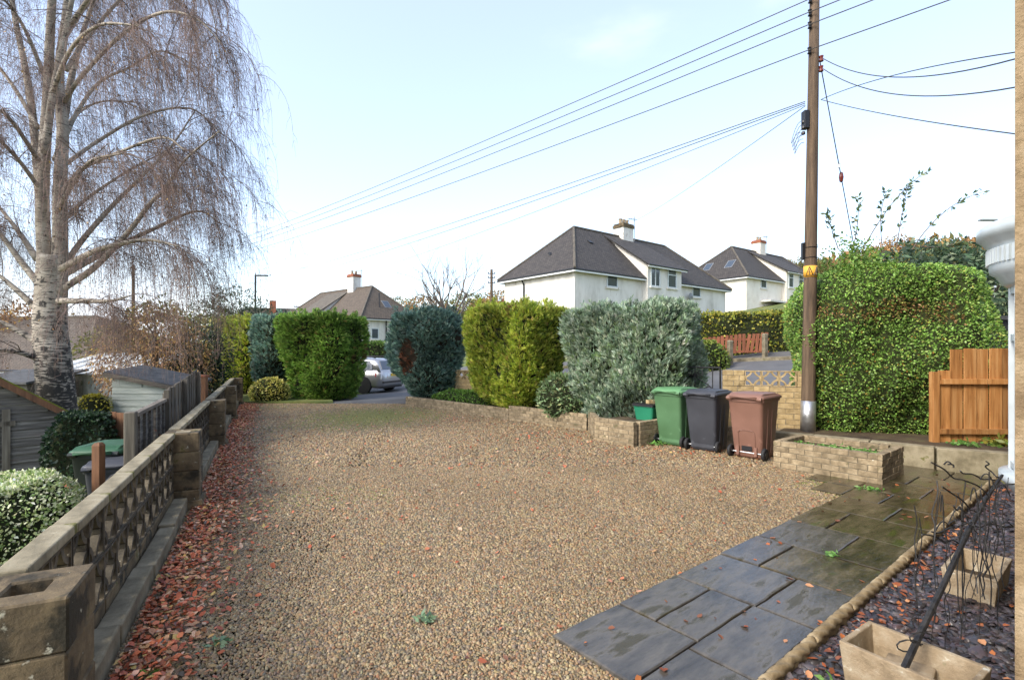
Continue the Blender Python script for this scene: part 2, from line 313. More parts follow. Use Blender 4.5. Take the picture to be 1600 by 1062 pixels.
def birch_bark():
    m, nt, p = nodes('birch_bark'); L = nt.links
    tc = N(nt, 'ShaderNodeTexCoord'); g = tc.outputs['Object']
    def noise(scale, st, det=6, rgh=0.6):
        mp = N(nt, 'ShaderNodeMapping'); mp.inputs['Scale'].default_value = st; L.new(g, mp.inputs['Vector'])
        n = N(nt, 'ShaderNodeTexNoise', Scale=scale, Detail=det, Roughness=rgh); L.new(mp.outputs['Vector'], n.inputs['Vector']); return n.outputs['Fac']
    base = ramp(nt, [(0.3, lin(116, 106, 94)), (0.5, lin(158, 148, 134)), (0.7, lin(188, 178, 164))]); L.new(noise(3, (1, 1, 1.5), 8), base.inputs['Fac'])
    c = base.outputs['Color']
    sep = N(nt, 'ShaderNodeSeparateXYZ'); L.new(g, sep.inputs['Vector'])
    # black fissures: dense on the old base of the trunk, thin dashes higher up
    hh = N(nt, 'ShaderNodeMapRange'); hh.inputs['From Min'].default_value = 1.2; hh.inputs['From Max'].default_value = 4.6
    hh.inputs['To Min'].default_value = 0.47; hh.inputs['To Max'].default_value = 0.62; L.new(sep.outputs['Z'], hh.inputs['Value'])
    for sc_, st, extra in ((6.0, (1, 1, 0.9), 0.0), (9.0, (0.8, 0.8, 4.2), 0.03), (5.0, (0.7, 0.7, 7.0), 0.015)):
        f = noise(sc_, st, 5, 0.55)
        sb = N(nt, 'ShaderNodeMath', operation='SUBTRACT'); L.new(f, sb.inputs[0])
        ad = N(nt, 'ShaderNodeMath', operation='MINIMUM' if sc_ != 6.0 else 'ADD'); L.new(hh.outputs['Result'], ad.inputs[0]); ad.inputs[1].default_value = extra if sc_ == 6.0 else 0.575+extra
        L.new(ad.outputs[0], sb.inputs[1])
        mr = N(nt, 'ShaderNodeMapRange'); mr.inputs['From Min'].default_value = 0.0; mr.inputs['From Max'].default_value = 0.05; L.new(sb.outputs[0], mr.inputs['Value'])
        mx = N(nt, 'ShaderNodeMix', data_type='RGBA'); L.new(mr.outputs['Result'], mx.inputs['Factor']); L.new(c, mx.inputs['A']); mx.inputs['B'].default_value = (0.028, 0.024, 0.02, 1); c = mx.outputs['Result']
    L.new(c, p.inputs['Base Color']); p.inputs['Roughness'].default_value = 0.8
    bp = N(nt, 'ShaderNodeBump', Strength=0.6, Distance=0.02); L.new(noise(14, (1, 1, 2), 7), bp.inputs['Height']); L.new(bp.outputs['Normal'], p.inputs['Normal']); return m
M['birch'] = birch_bark()
mc, ntc, pc = nodes('silver_car_paint'); pc.inputs['Base Color'].default_value = (0.42, 0.42, 0.43, 1); pc.inputs['Metallic'].default_value = 0.75; pc.inputs['Roughness'].default_value = 0.3; pc.inputs['Coat Weight'].default_value = 0.7
M['silver'] = mc
mc, ntc, pc = nodes('pale_blue_car_paint'); pc.inputs['Base Color'].default_value = (0.6, 0.66, 0.72, 1); pc.inputs['Metallic'].default_value = 0.3; pc.inputs['Roughness'].default_value = 0.28; pc.inputs['Coat Weight'].default_value = 0.7
M['paleblue'] = mc
mc, ntc, pc = nodes('tail_red'); pc.inputs['Base Color'].default_value = (0.4, 0.012, 0.012, 1); pc.inputs['Roughness'].default_value = 0.12; M['tail_red'] = mc
mc, ntc, pc = nodes('tail_white'); pc.inputs['Base Color'].default_value = (0.75, 0.72, 0.7, 1); pc.inputs['Roughness'].default_value = 0.12; M['tail_white'] = mc
M['alloy'] = plain('alloy', (0.5, 0.5, 0.51), 0.3, 0.9)
M['plate'] = plain('plate_yellow', lin(232, 190, 60), 0.4)

#@@PART2
# ------------------------------------------------------------------ the setting
NV = np.array([0.694, 0.72]); LV = np.array([0.72, -0.694])      # away from the plot towards the street; along the street
def street(n, t): return (NV[0]*n+LV[0]*t, NV[1]*n+LV[1]*t)
WU = np.array([-0.433, 0.901])                                    # left wall direction
PB = np.array([0.777, 0.63]); PA = np.array([0.63, -0.776]); P0 = np.array([0.25, 3.11])   # path axes: along, across towards the house
def path(s, t): q = P0+PB*s+PA*t; return (q[0], q[1])
def ground_h(x, y):
    n = NV[0]*x+NV[1]*y
    left = x < -1.12-0.481*y
    zg = max(gz(x, y), -6)
    if y > 900: zg = max(zg, gz(x, 900))
    if left:
        k = min(max((n-8.5)/3, 0), 1)
        low = -0.6-0.05*max(y-6, 0) if y < 18 else -1.2
        return low*(1-k)+min(zg, 60)*k if x > -60 else min(zg, 60)
    if n < 10.35 or (LV[0]*x+LV[1]*y > -2.7 and n < 12.0): return -0.07
    return zg-0.02
xs = sorted(set([-900, -600, -400, -250, -170, -120, -90, -70, -55, -45, -38]+[round(-32+0.5*i, 2) for i in range(0, 100)]+[18.5, 20, 22, 25, 30, 36, 45, 60, 80, 110, 150, 220, 320, 500, 900]))
ys = sorted(set([-60, -30, -12]+[round(-6+0.5*i, 2) for i in range(0, 68)]+[29, 31, 34, 38, 43, 50, 60, 75, 95, 120, 160, 220, 300, 420, 600, 900, 1400]))
V = [(x, y, ground_h(x, y)) for y in ys for x in xs]; nx = len(xs)
F = [(j*nx+i, j*nx+i+1, (j+1)*nx+i+1, (j+1)*nx+i) for j in range(len(ys)-1) for i in range(nx-1)]
tag(link('ground', np_mesh('ground', V, F), M['grassy']), kind='structure')
def sheet(name, poly, zf, mat_, dz=0.0):
    mb = MB(); mb.add([(x, y, (zf(x, y) if callable(zf) else zf)+dz) for x, y in poly], [tuple(range(len(poly)))])
    return tag(mb.build(name, mat_), kind='structure')
GRAVEL = [(0.6, -1.0), (-0.5, -1.0), (-0.85, 0.0), (-0.85-0.481*16.4, 16.4), (-3.6, 16.35), (1.75, 10.95), (3.6, 10.2), (5.1, 8.9), (4.35, 8.05), (3.85, 7.55), (4.7, 6.5)]+[path(4.75, 0.02), path(0, 0.02), path(-0.01, 1.0), path(-0.3, 1.0), path(-3.3, 1.0)]
sheet('gravel_drive', GRAVEL, 0.0, M['gravel_base'])
road = [street(n, t) for n, t in ((12.3, -110), (12.3, 60), (17.1, 60), (17.1, -110))]
sheet('road', road, gz, M['asphalt'], 0.03)
sheet('pavement', [street(n, t) for n, t in ((10.55, -12.5), (10.55, -2.5), (12.15, -2.5), (12.15, -12.5))], gz, M['pave_as'], 0.05)
def kerb(name, n0, n1, t0, t1, h):
    mb = MB(); lo = [street(n, t) for n, t in ((n0, t0), (n0, t1), (n1, t1), (n1, t0))]
    mb.hexa([(x, y, gz(x, y)-0.1) for x, y in lo], [(x, y, gz(x, y)+h) for x, y in lo]); return tag(mb.build(name, M['kerb']), kind='structure')
kerb('kerb', 12.15, 12.3, -12.5, -2.5, 0.07)
kerb('kerb', 17.1, 17.24, -110, 60, 0.13)
sheet('pavement', [street(n, t) for n, t in ((17.24, -110), (17.24, 60), (18.4, 60), (18.4, -110))], gz, M['pave_as'], 0.12)
# asphalt apron between the gravel and the street
mb = MB(); a0 = [(-5.9, 16.36), (-3.45, 16.3), street(10.5, -12.6), street(12.3, -12.0), street(12.3, -19.5), (-6.6, 18.6)]
mb.add([(x, y, 0.008 if i < 2 else (gz(x, y)+0.04 if i in (3, 4) else (-0.03 if i == 5 else gz(x, y)+0.06))) for i, (x, y) in enumerate(a0)], [(0, 1, 2), (0, 2, 3), (0, 3, 4), (0, 4, 5)])
tag(mb.build('driveway_apron', M['asphalt']), kind='structure')
# planted beds
mb = MB(); mb.prism([(-3.1, 16.0), (1.75, 11.12), (2.45, 9.75), (3.1, 10.3), street(10.3, -6.2), street(10.3, -13.6)], -0.05, 0.24)
tag(mb.build('flower_bed', M['soil']), kind='structure')
mb = MB(); mb.prism([(-8.75, 16.42), (-5.75, 16.46), (-6.6, 18.6), (-9.3, 20.4), (-11.6, 20.6), (-10.5, 19.0)], -0.1, 0.06)
tag(mb.build('flower_bed', M['grassy']), kind='structure')
# raised bank behind the planter: concrete edge, soil under the hedge
mb = MB(); BANK = [(4.65, 9.0), (6.25, 7.55), (8.6, 6.2), (12.5, 6.6), (10.0, 9.2), (6.0, 11.0), (5.3, 9.8)]
mb.prism(BANK, -0.1, 0.29); tag(mb.build('hedge_bank', M['soil']), kind='structure')
ed = thing('bank_edging', 'low weathered concrete edging under the right hand hedge, behind the brick planter', 'edging', (0, 0, 0))
for (x0, y0), (x1, y1) in (((4.45, 9.08), (6.2, 7.5)), ((6.2, 7.5), (8.9, 5.95))):
    d = Vector((x1-x0, y1-y0, 0)); L_ = d.length; d.normalize(); nseg = max(1, round(L_/0.9))
    for i in range(nseg):
        c = Vector((x0, y0, 0))+d*(L_*(i+0.5)/nseg)
        o = MB().box((0, 0, 0), (L_/nseg-0.012, 0.2, 0.44)).build('edging_block', M['coping'], ed, bevel=0.015)
        o.location = (c.x, c.y, 0.1+random.uniform(-0.006, 0.006)); o.rotation_euler = (random.uniform(-.01, .01), 0, math.atan2(d.y, d.x))

# ------------------------------------------------------------------ gravel, leaves
def in_poly(P, poly):
    x, y = P[:, 0], P[:, 1]; ins = np.zeros(len(P), bool); n = len(poly)
    for i in range(n):
        x0, y0 = poly[i]; x1, y1 = poly[(i+1) % n]
        c = ((y0 > y) != (y1 > y)) & (x < (x1-x0)*(y-y0)/(y1-y0+1e-12)+x0); ins ^= c
    return ins
def stones(P, size, flat, cols, z0=0.0):
    """angular stones: a distorted box without its underside"""
    n = len(P)
    base = np.array([(-1, -1, -.7), (1, -1, -.7), (1, 1, -.7), (-1, 1, -.7), (-.72, -.72, 1), (.72, -.72, 1), (.72, .72, 1), (-.72, .72, 1)])
    V = base[None]+rng.uniform(-0.36, 0.36, (n, 8, 3))
    V = V*np.stack([size*rng.uniform(0.65, 1.3, n), size*rng.uniform(0.5, 0.95, n), size*flat*rng.uniform(0.6, 1.3, n)], 1)[:, None, :]
    tx, ty = rng.normal(0, 0.28, n), rng.normal(0, 0.28, n); V[..., 2] += V[..., 0]*tx[:, None]+V[..., 1]*ty[:, None]
    a = rng.uniform(0, 6.283, n); c, s = np.cos(a)[:, None], np.sin(a)[:, None]
    X = V[..., 0]*c-V[..., 1]*s; Y = V[..., 0]*s+V[..., 1]*c
    V = np.stack([X+P[:, 0:1], Y+P[:, 1:2], V[..., 2]+z0+P[:, 2:3]], -1).reshape(-1, 3)
    f = np.array([(4, 5, 6, 7), (0, 1, 5, 4), (1, 2, 6, 5), (2, 3, 7, 6), (3, 0, 4, 7)])
    F = (np.arange(n)[:, None, None]*8+f[None]).reshape(-1, 4)
    return V, F, np.repeat(cols, 8, 0)
def palette(n, cols, wts, jit=0.12, calm=0.0):
    c = np.array([lin(*q) for q in cols]); c = c*(1-calm)+calm*np.average(c, axis=0, weights=wts); i = rng.choice(len(c), n, p=np.array(wts)/sum(wts))
    return np.clip(c[i]*rng.normal(1, jit, (n, 1))*rng.normal(1, 0.04, (n, 3)), 0.004, 0.9)
GP = ([(164, 142, 110), (148, 122, 88), (130, 100, 70), (116, 106, 92), (98, 93, 86), (152, 134, 106), (178, 160, 132), (144, 98, 68), (80, 72, 62)], [3, 4.4, 3, 3, 2.2, 4, .9, 1.0, 1.6])
def scatter(poly, x0, x1, y0, y1, step, jit=0.6):
    gx, gy = np.meshgrid(np.arange(x0, x1, step), np.arange(y0, y1, step)); P = np.c_[gx.ravel(), gy.ravel()]
    P = P+rng.uniform(-jit, jit, P.shape)*step
    P = P[in_poly(P, poly)]
    vis = (np.abs(P[:, 0]) < 1.06*P[:, 1]+0.6)
    return P[vis]
Vs, Fs, Cs = [], [], []; off = 0
for y0, y1, step, size in ((2.2, 4.4, 0.0148, 0.0094), (4.4, 7.6, 0.0192, 0.0114), (7.6, 16.4, 0.038, 0.0175)):
    P = scatter(GRAVEL, -9, 6, y0, y1, step)
    P3 = np.c_[P, rng.uniform(0.0, 0.006, len(P))]
    cols = palette(len(P), *GP, calm=.34)*np.array([1.0, 1.02, .97])*(1+.13*wob(P3, .9, 31)+.07*wob(P3, 2.6, 32))[:, None]
    moss = 1.5*np.clip(1-np.hypot((P[:, 0]+3.6)/2.2, (P[:, 1]-13.2)/2.6), 0, 1)+np.clip(1-np.hypot((P[:, 0]-4.3)/.8, (P[:, 1]-6.3)/.8), 0, 1)+0.6*np.clip(wob(P3, 1.3, 3)-0.55, 0, 1)
    k = (rng.uniform(size=len(P)) < moss*0.9)[:, None]
    cols = np.where(k, cols*0.35+np.array(lin(112, 122, 52))*0.65, cols)
    v, f, c = stones(P3, size*rng.uniform(0.6, 1.25, len(P)), 0.55, cols)
    Vs.append(v); Fs.append(f+off); Cs.append(c); off += len(v)
g = link('gravel_stones', np_mesh('gravel_stones', np.concatenate(Vs), np.concatenate(Fs), np.concatenate(Cs)), M['stone_bits'])
tag(g, 'buff and brown crushed stone covering the wide driveway', 'gravel', kind='stuff')

def leaves(P, size, cols, tilt=0.35, z0=0.02):
    n = len(P); a = rng.uniform(0, 6.283, n); L = size*rng.uniform(0.5, 1.5, n); W_ = L*rng.uniform(0.5, 0.75, n)
    d = np.c_[np.cos(a), np.sin(a), rng.normal(0, tilt, n)]; d = unit(d)
    s = np.c_[-np.sin(a), np.cos(a), rng.normal(0, tilt, n)]; s = unit(s)
    curl = rng.uniform(-0.15, 0.45, n)[:, None]*L[:, None]*np.array([0, 0, 1])
    C = P+np.array([0, 0, z0]); L = L[:, None]; W_ = W_[:, None]
    V = np.stack([C-d*L+curl*0.5, C-d*L*0.2-s*W_+curl, C-d*L*0.1, C-d*L*0.2+s*W_+curl, C+d*L*0.5-s*W_*0.8+curl*.6, C+d*L*0.5+s*W_*0.8+curl*.6, C+d*L], 1).reshape(-1, 3)
    f = np.array([(0, 1, 2), (0, 2, 3), (1, 4, 2), (3, 2, 5), (4, 6, 2), (2, 6, 5)])
    F = (np.arange(n)[:, None, None]*7+f[None]).reshape(-1, 3)
    return V, F, np.repeat(cols, 7, 0)
LP = ([(174, 92, 58), (188, 112, 78), (150, 74, 48), (194, 142, 106), (112, 72, 54), (204, 166, 138), (164, 124, 82), (186, 156, 92), (96, 78, 60)], [4, 4, 2.4, 3, 1.6, 2, 1.6, 1, 1.4])
# the drift along the left wall, then strays over the gravel
d = 1.5+15*rng.uniform(0, 1, 15000)**1.15
w = 0.74*np.abs(rng.normal(0, 1, len(d)))*(0.16+0.2*np.exp(-((d-6.0)/3.5)**2)+0.03*d*0.5)
side = -0.80-0.481*d+w
Pd = np.c_[side, d, rng.uniform(0, 0.035, len(d))*np.exp(-w*2)]
Ps = []
for cx, cy, sx, sy, n in ((1.6, 10.4, 1.4, 0.6, 420), (-0.4, 12.2, 1.5, 0.8, 420), (0.5, 8.6, 1.3, 1.0, 260), (2.8, 8.6, 0.8, 0.35, 260), (-1.6, 6.6, 1.6, 1.0, 150), (-0.6, 5.2, 2.0, 1.3, 110), (0.5, 4.6, 1.8, 1.5, 60), (-4.0, 9.6, 1.2, 1.8, 200), (-2.6, 13.8, 1.6, 1.0, 200), (3.2, 7.0, 0.9, 0.9, 90)):
    Ps.append(np.c_[rng.normal(cx, sx, n), rng.normal(cy, sy, n), rng.uniform(0, 0.01, n)])
Ps = np.concatenate(Ps); Ps = Ps[in_poly(Ps, GRAVEL)]
Pd = Pd[(wob(Pd, 3.4, 77) > -.25) | (rng.uniform(size=len(Pd)) < .85)]; P = np.concatenate([Pd, Ps]); P = P[P[:, 1] > 1.4]
v, f, c = leaves(P, 0.0195, palette(len(P), *LP))
tag(link('fallen_leaves', np_mesh('fallen_leaves', v, f, c), M['leaf_litter']), 'russet fallen leaves drifted along the left wall and strewn over the gravel', 'leaves', kind='stuff')

# ------------------------------------------------------------------ left screen-block wall
def wall_local(X0, d): return ((d*1.1097-(X0+0.73)*0.433), -(X0+0.73)*0.901)
sw = thing('screen_wall', 'long low screen wall of pierced concrete blocks along the left of the gravel', 'wall', (-0.73, 0, 0), math.atan2(0.901, -0.433))
def ring_block(w, h, hole, name):
    mb = MB(); o = w/2; i = hole/2; vs_ = []
    for z in (0, h):
        vs_ += [(-o, -o, z), (o, -o, z), (o, o, z), (-o, o, z), (-i, -i, z), (i, -i, z), (i, i, z), (-i, i, z)]
    fs = []
    for k in range(4):
        j = (k+1) % 4
        fs += [(k, j, 8+j, 8+k), (4+j, 4+k, 12+k, 12+j), (8+k, 8+j, 12+j, 12+k), (j, k, 4+k, 4+j)]
    mb.add(vs_, fs); return mb.mesh(name)
rb = ring_block(0.34, 0.203, 0.13, 'pillar_block'); rb.materials.append(M['pillar']); fix_normals(rb)
mfoot = MB().box((0, 0, 0.05), (0.42, 0.42, 0.1), taper=0.93).mesh('pillar_foot'); mfoot.materials.append(M['pillar'])
pier_x = [2.1, 6.22, 10.1, 13.95, 17.75]
for k, x in enumerate(pier_x):
    for c in range(4):
        o = inst('pillar_block', rb, sw, (x+0.17+random.uniform(-.004, .004), 0.17+random.uniform(-.004, .004), 0.012+0.207*c), (0, 0, random.choice((0, 1, 2, 3))*math.pi/2+random.uniform(-.012, .012)))
        bv = o.modifiers.new('bevel', 'BEVEL'); bv.width = 0.008; bv.segments = 1
    inst('pillar_foot', mfoot, sw, (x+0.17, 0.17, 0))
    MB().b(x+0.03, x+0.31, 0.03, 0.31, 0, 0.5).build('mortar_core', M['mortar'], sw)
    if k > 0: MB().b(x+0.02, x+0.32, 0.02, 0.32, 0.5, 0.832).build('pillar_fill', M['coping'], sw)
def screen_block(name, s=0.285, t=0.085, r0=0.095, r1=0.128):
    """pierced block: thin square frame, a curved bar across each corner, open centre"""
    mb = MB(); h = s/2; e = 0.014
    for a, b_, c_, d_ in ((-h, h, -h, -h+e), (-h, h, h-e, h), (-h, -h+e, -h+e, h-e), (h-e, h, -h+e, h-e)):
        mb.b(a, b_, -t/2, t/2, c_, d_)
    for sx in (-1, 1):
        for sz in (-1, 1):
            rings = []
            for k in range(9):
                a = math.pi/2*k/8; ca, sa = math.cos(a), math.sin(a)
                rings.append([(sx*(h-r*ca), y, sz*(h-r*sa)) for r, y in ((r0, -t/2+.008), (r1, -t/2+.008), (r1, t/2-.008), (r0, t/2-.008))])
            mb.sweep(rings)
    # small webs joining neighbouring curves
    for dx, dz in ((1, 0), (-1, 0), (0, 1), (0, -1)):
        mb.box((dx*(h-0.02), 0, dz*(h-0.02)), (0.03, t-.02, 0.03))
    m = mb.mesh(name); fix_normals(m); return m
sbm = screen_block('screen_block'); sbm.materials.append(M['screen'])
for k in range(4):
    x0, x1 = pier_x[k]+0.345, pier_x[k+1]-0.005; n = round((x1-x0)/0.292); st = (x1-x0)/n
    # plinth, kerb, coping laid in lengths
    n2 = round((x1-x0)/0.45); s2 = (x1-x0)/n2
    for i in range(n2):
        for c in range(2): 
            xx = x0+s2*i+(s2/2 if c and i < n2-1 else 0)
            o = MB().box((0, 0, 0), (s2-0.008, 0.095, 0.098)).build('plinth_block', M['pillar'], sw, bevel=0.006)
            o.location = (xx+s2/2, 0.281+random.uniform(-.003, .003), 0.053+0.104*c)
    for i in range(n):
        for c in range(2):
            inst('screen_block', sbm, sw, (x0+st*(i+.5), 0.28+random.uniform(-.003, .003), 0.21+0.145+0.291*c), (0, random.choice((0, math.pi/2)), 0))
    MB().b(x0, x1, 0.262, 0.298, 0.05, 0.21).build('mortar_core', M['mortar'], sw)
    n3 = round((x1-x0)/0.6); s3 = (x1-x0)/n3
    for i in range(n3):
        o = MB().box((0, 0, 0), (s3-0.004, 0.115, 0.052)).build('coping_stone', M['coping'], sw, bevel=0.008)
        o.location = (x0+s3*(i+.5), 0.279+random.uniform(-.003, .003), 0.82+random.uniform(-.003, .003))
    n3 = max(2, round((x1-x0)/0.95)); s3 = (x1-x0-0.02)/n3
    for i in range(n3):
        o = MB().box((0, 0, 0), (s3-0.012, 0.13, 0.24)).build('kerb_stone', M['kerb'], sw, bevel=0.012)
        o.location = (x0+s3*(i+.5), 0.163+random.uniform(-.008, .008), 0.02+random.uniform(-.012, .012)); o.rotation_euler = (0, random.uniform(-.006, .006), random.uniform(-.01, .01))

# ------------------------------------------------------------------ brickwork
def brick_mesh(l, w, h, seed, mat_):
    r = random.Random(seed); mb = MB()
    j = lambda: r.uniform(-0.004, 0.004)
    q = [(-l/2, -w/2), (l/2, -w/2), (l/2, w/2), (-l/2, w/2)]
    e = 0.005
    lo = [(x+j(), y+j(), -h/2+j()*.5) for x, y in q]; hi = [(x+j(), y+j(), h/2-e) for x, y in q]; top = [(p[0]*(1-2*e/l), p[1]*(1-2*e/w), h/2+j()*.4) for p in hi]
    mb.add(lo+hi+top, [(3, 2, 1, 0)]+[(k, (k+1) % 4, 4+(k+1) % 4, 4+k) for k in range(4)]+[(4+k, 4+(k+1) % 4, 8+(k+1) % 4, 8+k) for k in range(4)]+[(8, 9, 10, 11)])
    m = mb.mesh('brick'); m.materials.append(mat_); fix_normals(m); return m
BR = {}
def lay(parent, p0, p1, courses, z0, mat_, bl=0.23, bw=0.1, ch=0.078, half=True):
    """a wall of single bricks from p0 to p1 in the parent's frame, with recessed mortar"""
    p0 = Vector((*p0, 0)); p1 = Vector((*p1, 0)); d = p1-p0; L_ = d.length; d.normalize(); ang = math.atan2(d.y, d.x)
    n = max(1, round(L_/bl)); st = L_/n
    key = (mat_.name, round(st, 3), bw, ch)
    if key not in BR: BR[key] = ([brick_mesh(st-0.01, bw, ch-0.01, i, mat_) for i in range(4)], brick_mesh(st/2-0.01, bw, ch-0.01, 9, mat_))
    ms, hm = BR[key]
    for c in range(courses):
        z = z0+ch*(c+.5); odd = (c % 2) and half
        xs_ = [(st*(i+.5), 0) for i in range(n)] if not odd else [(st*.25, 1)]+[(st*(i+1), 0) for i in range(n-1)]+[(L_-st*.25, 1)]
        for x, hf in xs_:
            q = p0+d*x; inst('brick', hm if hf else random.choice(ms), parent, (q.x+random.uniform(-.003, .003), q.y+random.uniform(-.003, .003), z), (0, random.uniform(-.006, .006), ang+random.uniform(-.012, .012)))
    mb = MB(); mid = (p0+p1)/2; mb.box((mid.x, mid.y, z0+ch*courses/2-0.006), (L_-0.02, bw-0.016, ch*courses-0.012), Matrix.Rotation(ang, 3, 'Z')); mb.build('mortar', M['mortar'], parent)
lw = thing('low_brick_wall', 'long low buff brick wall holding the conifer bed beside the gravel', 'wall', (0, 0, 0))
lay(lw, (-3.25, 15.85), (-0.05, 12.6), 4, -0.02, M['brick'])
lay(lw, (-0.05, 12.6), (1.62, 10.9), 5, -0.02, M['brick'])
e0, e1, e2, e3 = (1.62, 9.86), (2.2, 9.12), (2.88, 9.66), (2.3, 10.4)
eb = thing('brick_pier', 'square buff brick pier block at the bin end of the low wall', 'brick pier', (0, 0, 0))
lay(lw, (1.66, 10.84), (1.64, 9.98), 6, -0.02, M['brick'])
lay(eb, e0, e1, 6, -0.02, M['brick']); lay(eb, (e1[0]+.06, e1[1]+.08), e2, 6, -0.02, M['brick']); lay(eb, e3, (e2[0]-.08, e2[1]+.06), 6, -0.02, M['brick'])
MB().prism([(1.72, 9.92), (2.22, 9.26), (2.76, 9.68), (2.28, 10.3)], 0.0, 0.40).build('soil_fill', M['soil'], eb)
# planter
ang = math.atan2(PA[1], PA[0])
pl = thing('brick_planter', 'rectangular buff brick planter with weeds beside the slate path', 'planter', (3.85, 7.55, 0), ang)
PLN, PLD = 1.36, 0.95
lay(pl, (0, .05), (PLN-.06, .05), 6, -0.06, M['brick']); lay(pl, (PLN-.06, 0.0), (PLN-.06, PLD-.02), 6, -0.06, M['brick'])
lay(pl, (PLN-.16, PLD-.06), (0.06, PLD-.06), 6, -0.06, M['brick']); lay(pl, (0.055, PLD-.12), (0.055, 0.11), 6, -0.06, M['brick'])
MB().b(.11, PLN-.12, .105, PLD-.12, 0, 0.31).build('soil_fill', M['soil'], pl)
# boundary wall with screen blocks, seen between the hedges and beside the gate
sbs = screen_block('screen_block', 0.285, 0.09, 0.10, 0.128); sbs.materials.append(M['brick_warm'])
def block_wall(label, a, b_, z0, courses, capx=None):
    a = Vector((*a, 0)); b_ = Vector((*b_, 0)); d = b_-a; L_ = d.length
    w = thing('block_wall', label, 'wall', (a.x, a.y, 0), math.atan2(d.y, d.x))
    lay(w, (0, 0), (L_, 0), courses, z0, M['brick_warm'], 0.3, 0.1, 0.1)
    z = z0+0.1*courses; return w, L_, z
bw_, L_, z = block_wall('buff block boundary wall between the blue and yellow conifers', street(10.42, -14.2), street(10.42, -6.0), -0.3, 11)
n = round(L_/0.3)
for i in range(n): inst('screen_block', sbs, bw_, (L_*(i+.5)/n, 0, z+0.145))
gw, L_, z = block_wall('golden stone wall with three pierced blocks behind the brown bin', (4.05, 9.86), (5.33, 9.42), -0.05, 11)
for i in range(3): inst('screen_block', sbs, gw, (0.39+0.292*i+0.146, 0, z+0.148))
lay(gw, (0.0, 0), (0.39, 0), 3, z, M['brick_warm'], 0.2, 0.12, 0.1); lay(gw, (1.27, 0), (L_, 0), 3, z, M['brick_warm'], 0.1, 0.1, 0.1, half=False)
lay(gw, (-.04, -.14), (L_+.1, -.14), 4, -0.05, M['brick'], 0.24, 0.12, 0.085)

# ------------------------------------------------------------------ slate path, rope edging, slate bed
pt = thing('slate_path', 'wet riven slate slab path running along the front of the house', 'path', (P0[0], P0[1], 0), math.atan2(PB[1], PB[0]))
def slab(s0, s1, t0, t1, m):
    g = 0.008; r = random.uniform; xs_ = []
    pts = []
    for (xa, ya), (xb, yb) in (((s0+g, -t1+g), (s1-g, -t1+g)), ((s1-g, -t1+g), (s1-g, -t0-g)), ((s1-g, -t0-g), (s0+g, -t0-g)), ((s0+g, -t0-g), (s0+g, -t1+g))):
        for k in range(5): pts.append((xa+(xb-xa)*k/5+r(-.004, .004), ya+(yb-ya)*k/5+r(-.004, .004)))
    cx = (s0+s1)/2; cy = -(t0+t1)/2
    tx, ty = r(-.008, .008), r(-.008, .008); z = 0.022+r(-.003, .003)
    top = [(x, y, z+(x-cx)*tx+(y-cy)*ty) for x, y in pts]; n = len(pts)
    inn = [(cx+(x-cx)*.97, cy+(y-cy)*.97, zz+0.006) for x, y, zz in top]
    mb = MB(); mb.add([(x, y, -0.03) for x, y in pts]+top+inn, [(i, (i+1) % n, n+(i+1) % n, n+i) for i in range(n)]+[(n+i, n+(i+1) % n, 2*n+(i+1) % n, 2*n+i) for i in range(n)]+[tuple(range(2*n, 3*n))])
    mb.build('slab', m, pt)
G_, O_ = M['slab'], M['slab_olive']
for a in ((-0.02, .61, 0, .6, G_), (-.02, .5, .6, 1, G_), (.61, 1.28, 0, .3, G_), (.5, 1.28, .6, 1.0, G_), (.61, 1.28, .3, .6, G_), (1.28, 1.94, 0, .62, G_), (1.28, 1.94, .62, 1, G_), (1.94, 2.6, 0, .33, G_), (1.94, 2.6, .33, 1, O_), (2.6, 3.3, 0, .62, G_), (2.6, 3.3, .62, 1, O_),
          (3.3, 3.98, 0, .33, O_), (3.3, 3.98, .33, 1, O_), (3.98, 4.62, 0, .62, O_), (3.98, 4.62, .62, 1, O_), (4.62, 5.2, 0, .4, O_), (4.62, 5.2, .4, 1, O_), (5.2, 5.85, 0, .64, O_), (5.2, 5.85, .64, 1, O_), (5.85, 6.5, 0, .35, O_), (5.85, 6.5, .35, 1, O_), (6.5, 7.2, 0, .6, O_), (6.5, 7.2, .6, 1, O_),
          (5.2, 5.85, -.6, 0, O_), (5.85, 6.5, -.7, 0, O_), (6.5, 7.0, -.6, 0, O_), (4.72, 5.2, -.35, 0, O_)):
    slab(*a)
MB().b(-.02, 7.2, -1.0, 0.0, -.05, 0.004).build('joint_bed', M['soil'], pt); MB().b(4.7, 7.2, 0.0, .7, -.05, 0.003).build('joint_bed', M['soil'], pt)
re_ = thing('rope_edging', 'rope topped stone edging between the slate path and the slate chippings', 'edging', (P0[0], P0[1], 0), math.atan2(PB[1], PB[0]))
def rope_piece(L_):
    rings = []; ns = int(L_/0.0085); 
    for k in range(ns+1):
        x = -L_/2+L_*k/ns; ring = []
        for i in range(16):
            a = 2*math.pi*i/16; rr = 0.029*(1+0.2*math.cos(3*(a)-x*2*math.pi/0.105)); ring.append((x, rr*math.cos(a), 0.054+rr*math.sin(a)))
        rings.append(ring)
    mb = MB(); mb.sweep(rings); return mb.mesh('rope_top')
rpm = rope_piece(0.59); rpm.materials.append(M['rope']); rpm.polygons.foreach_set('use_smooth', [True]*len(rpm.polygons)); fix_normals(rpm)
ebm = MB().box((0, 0, -0.03), (0.59, 0.046, 0.15)).mesh('edging_base'); ebm.materials.append(M['rope'])
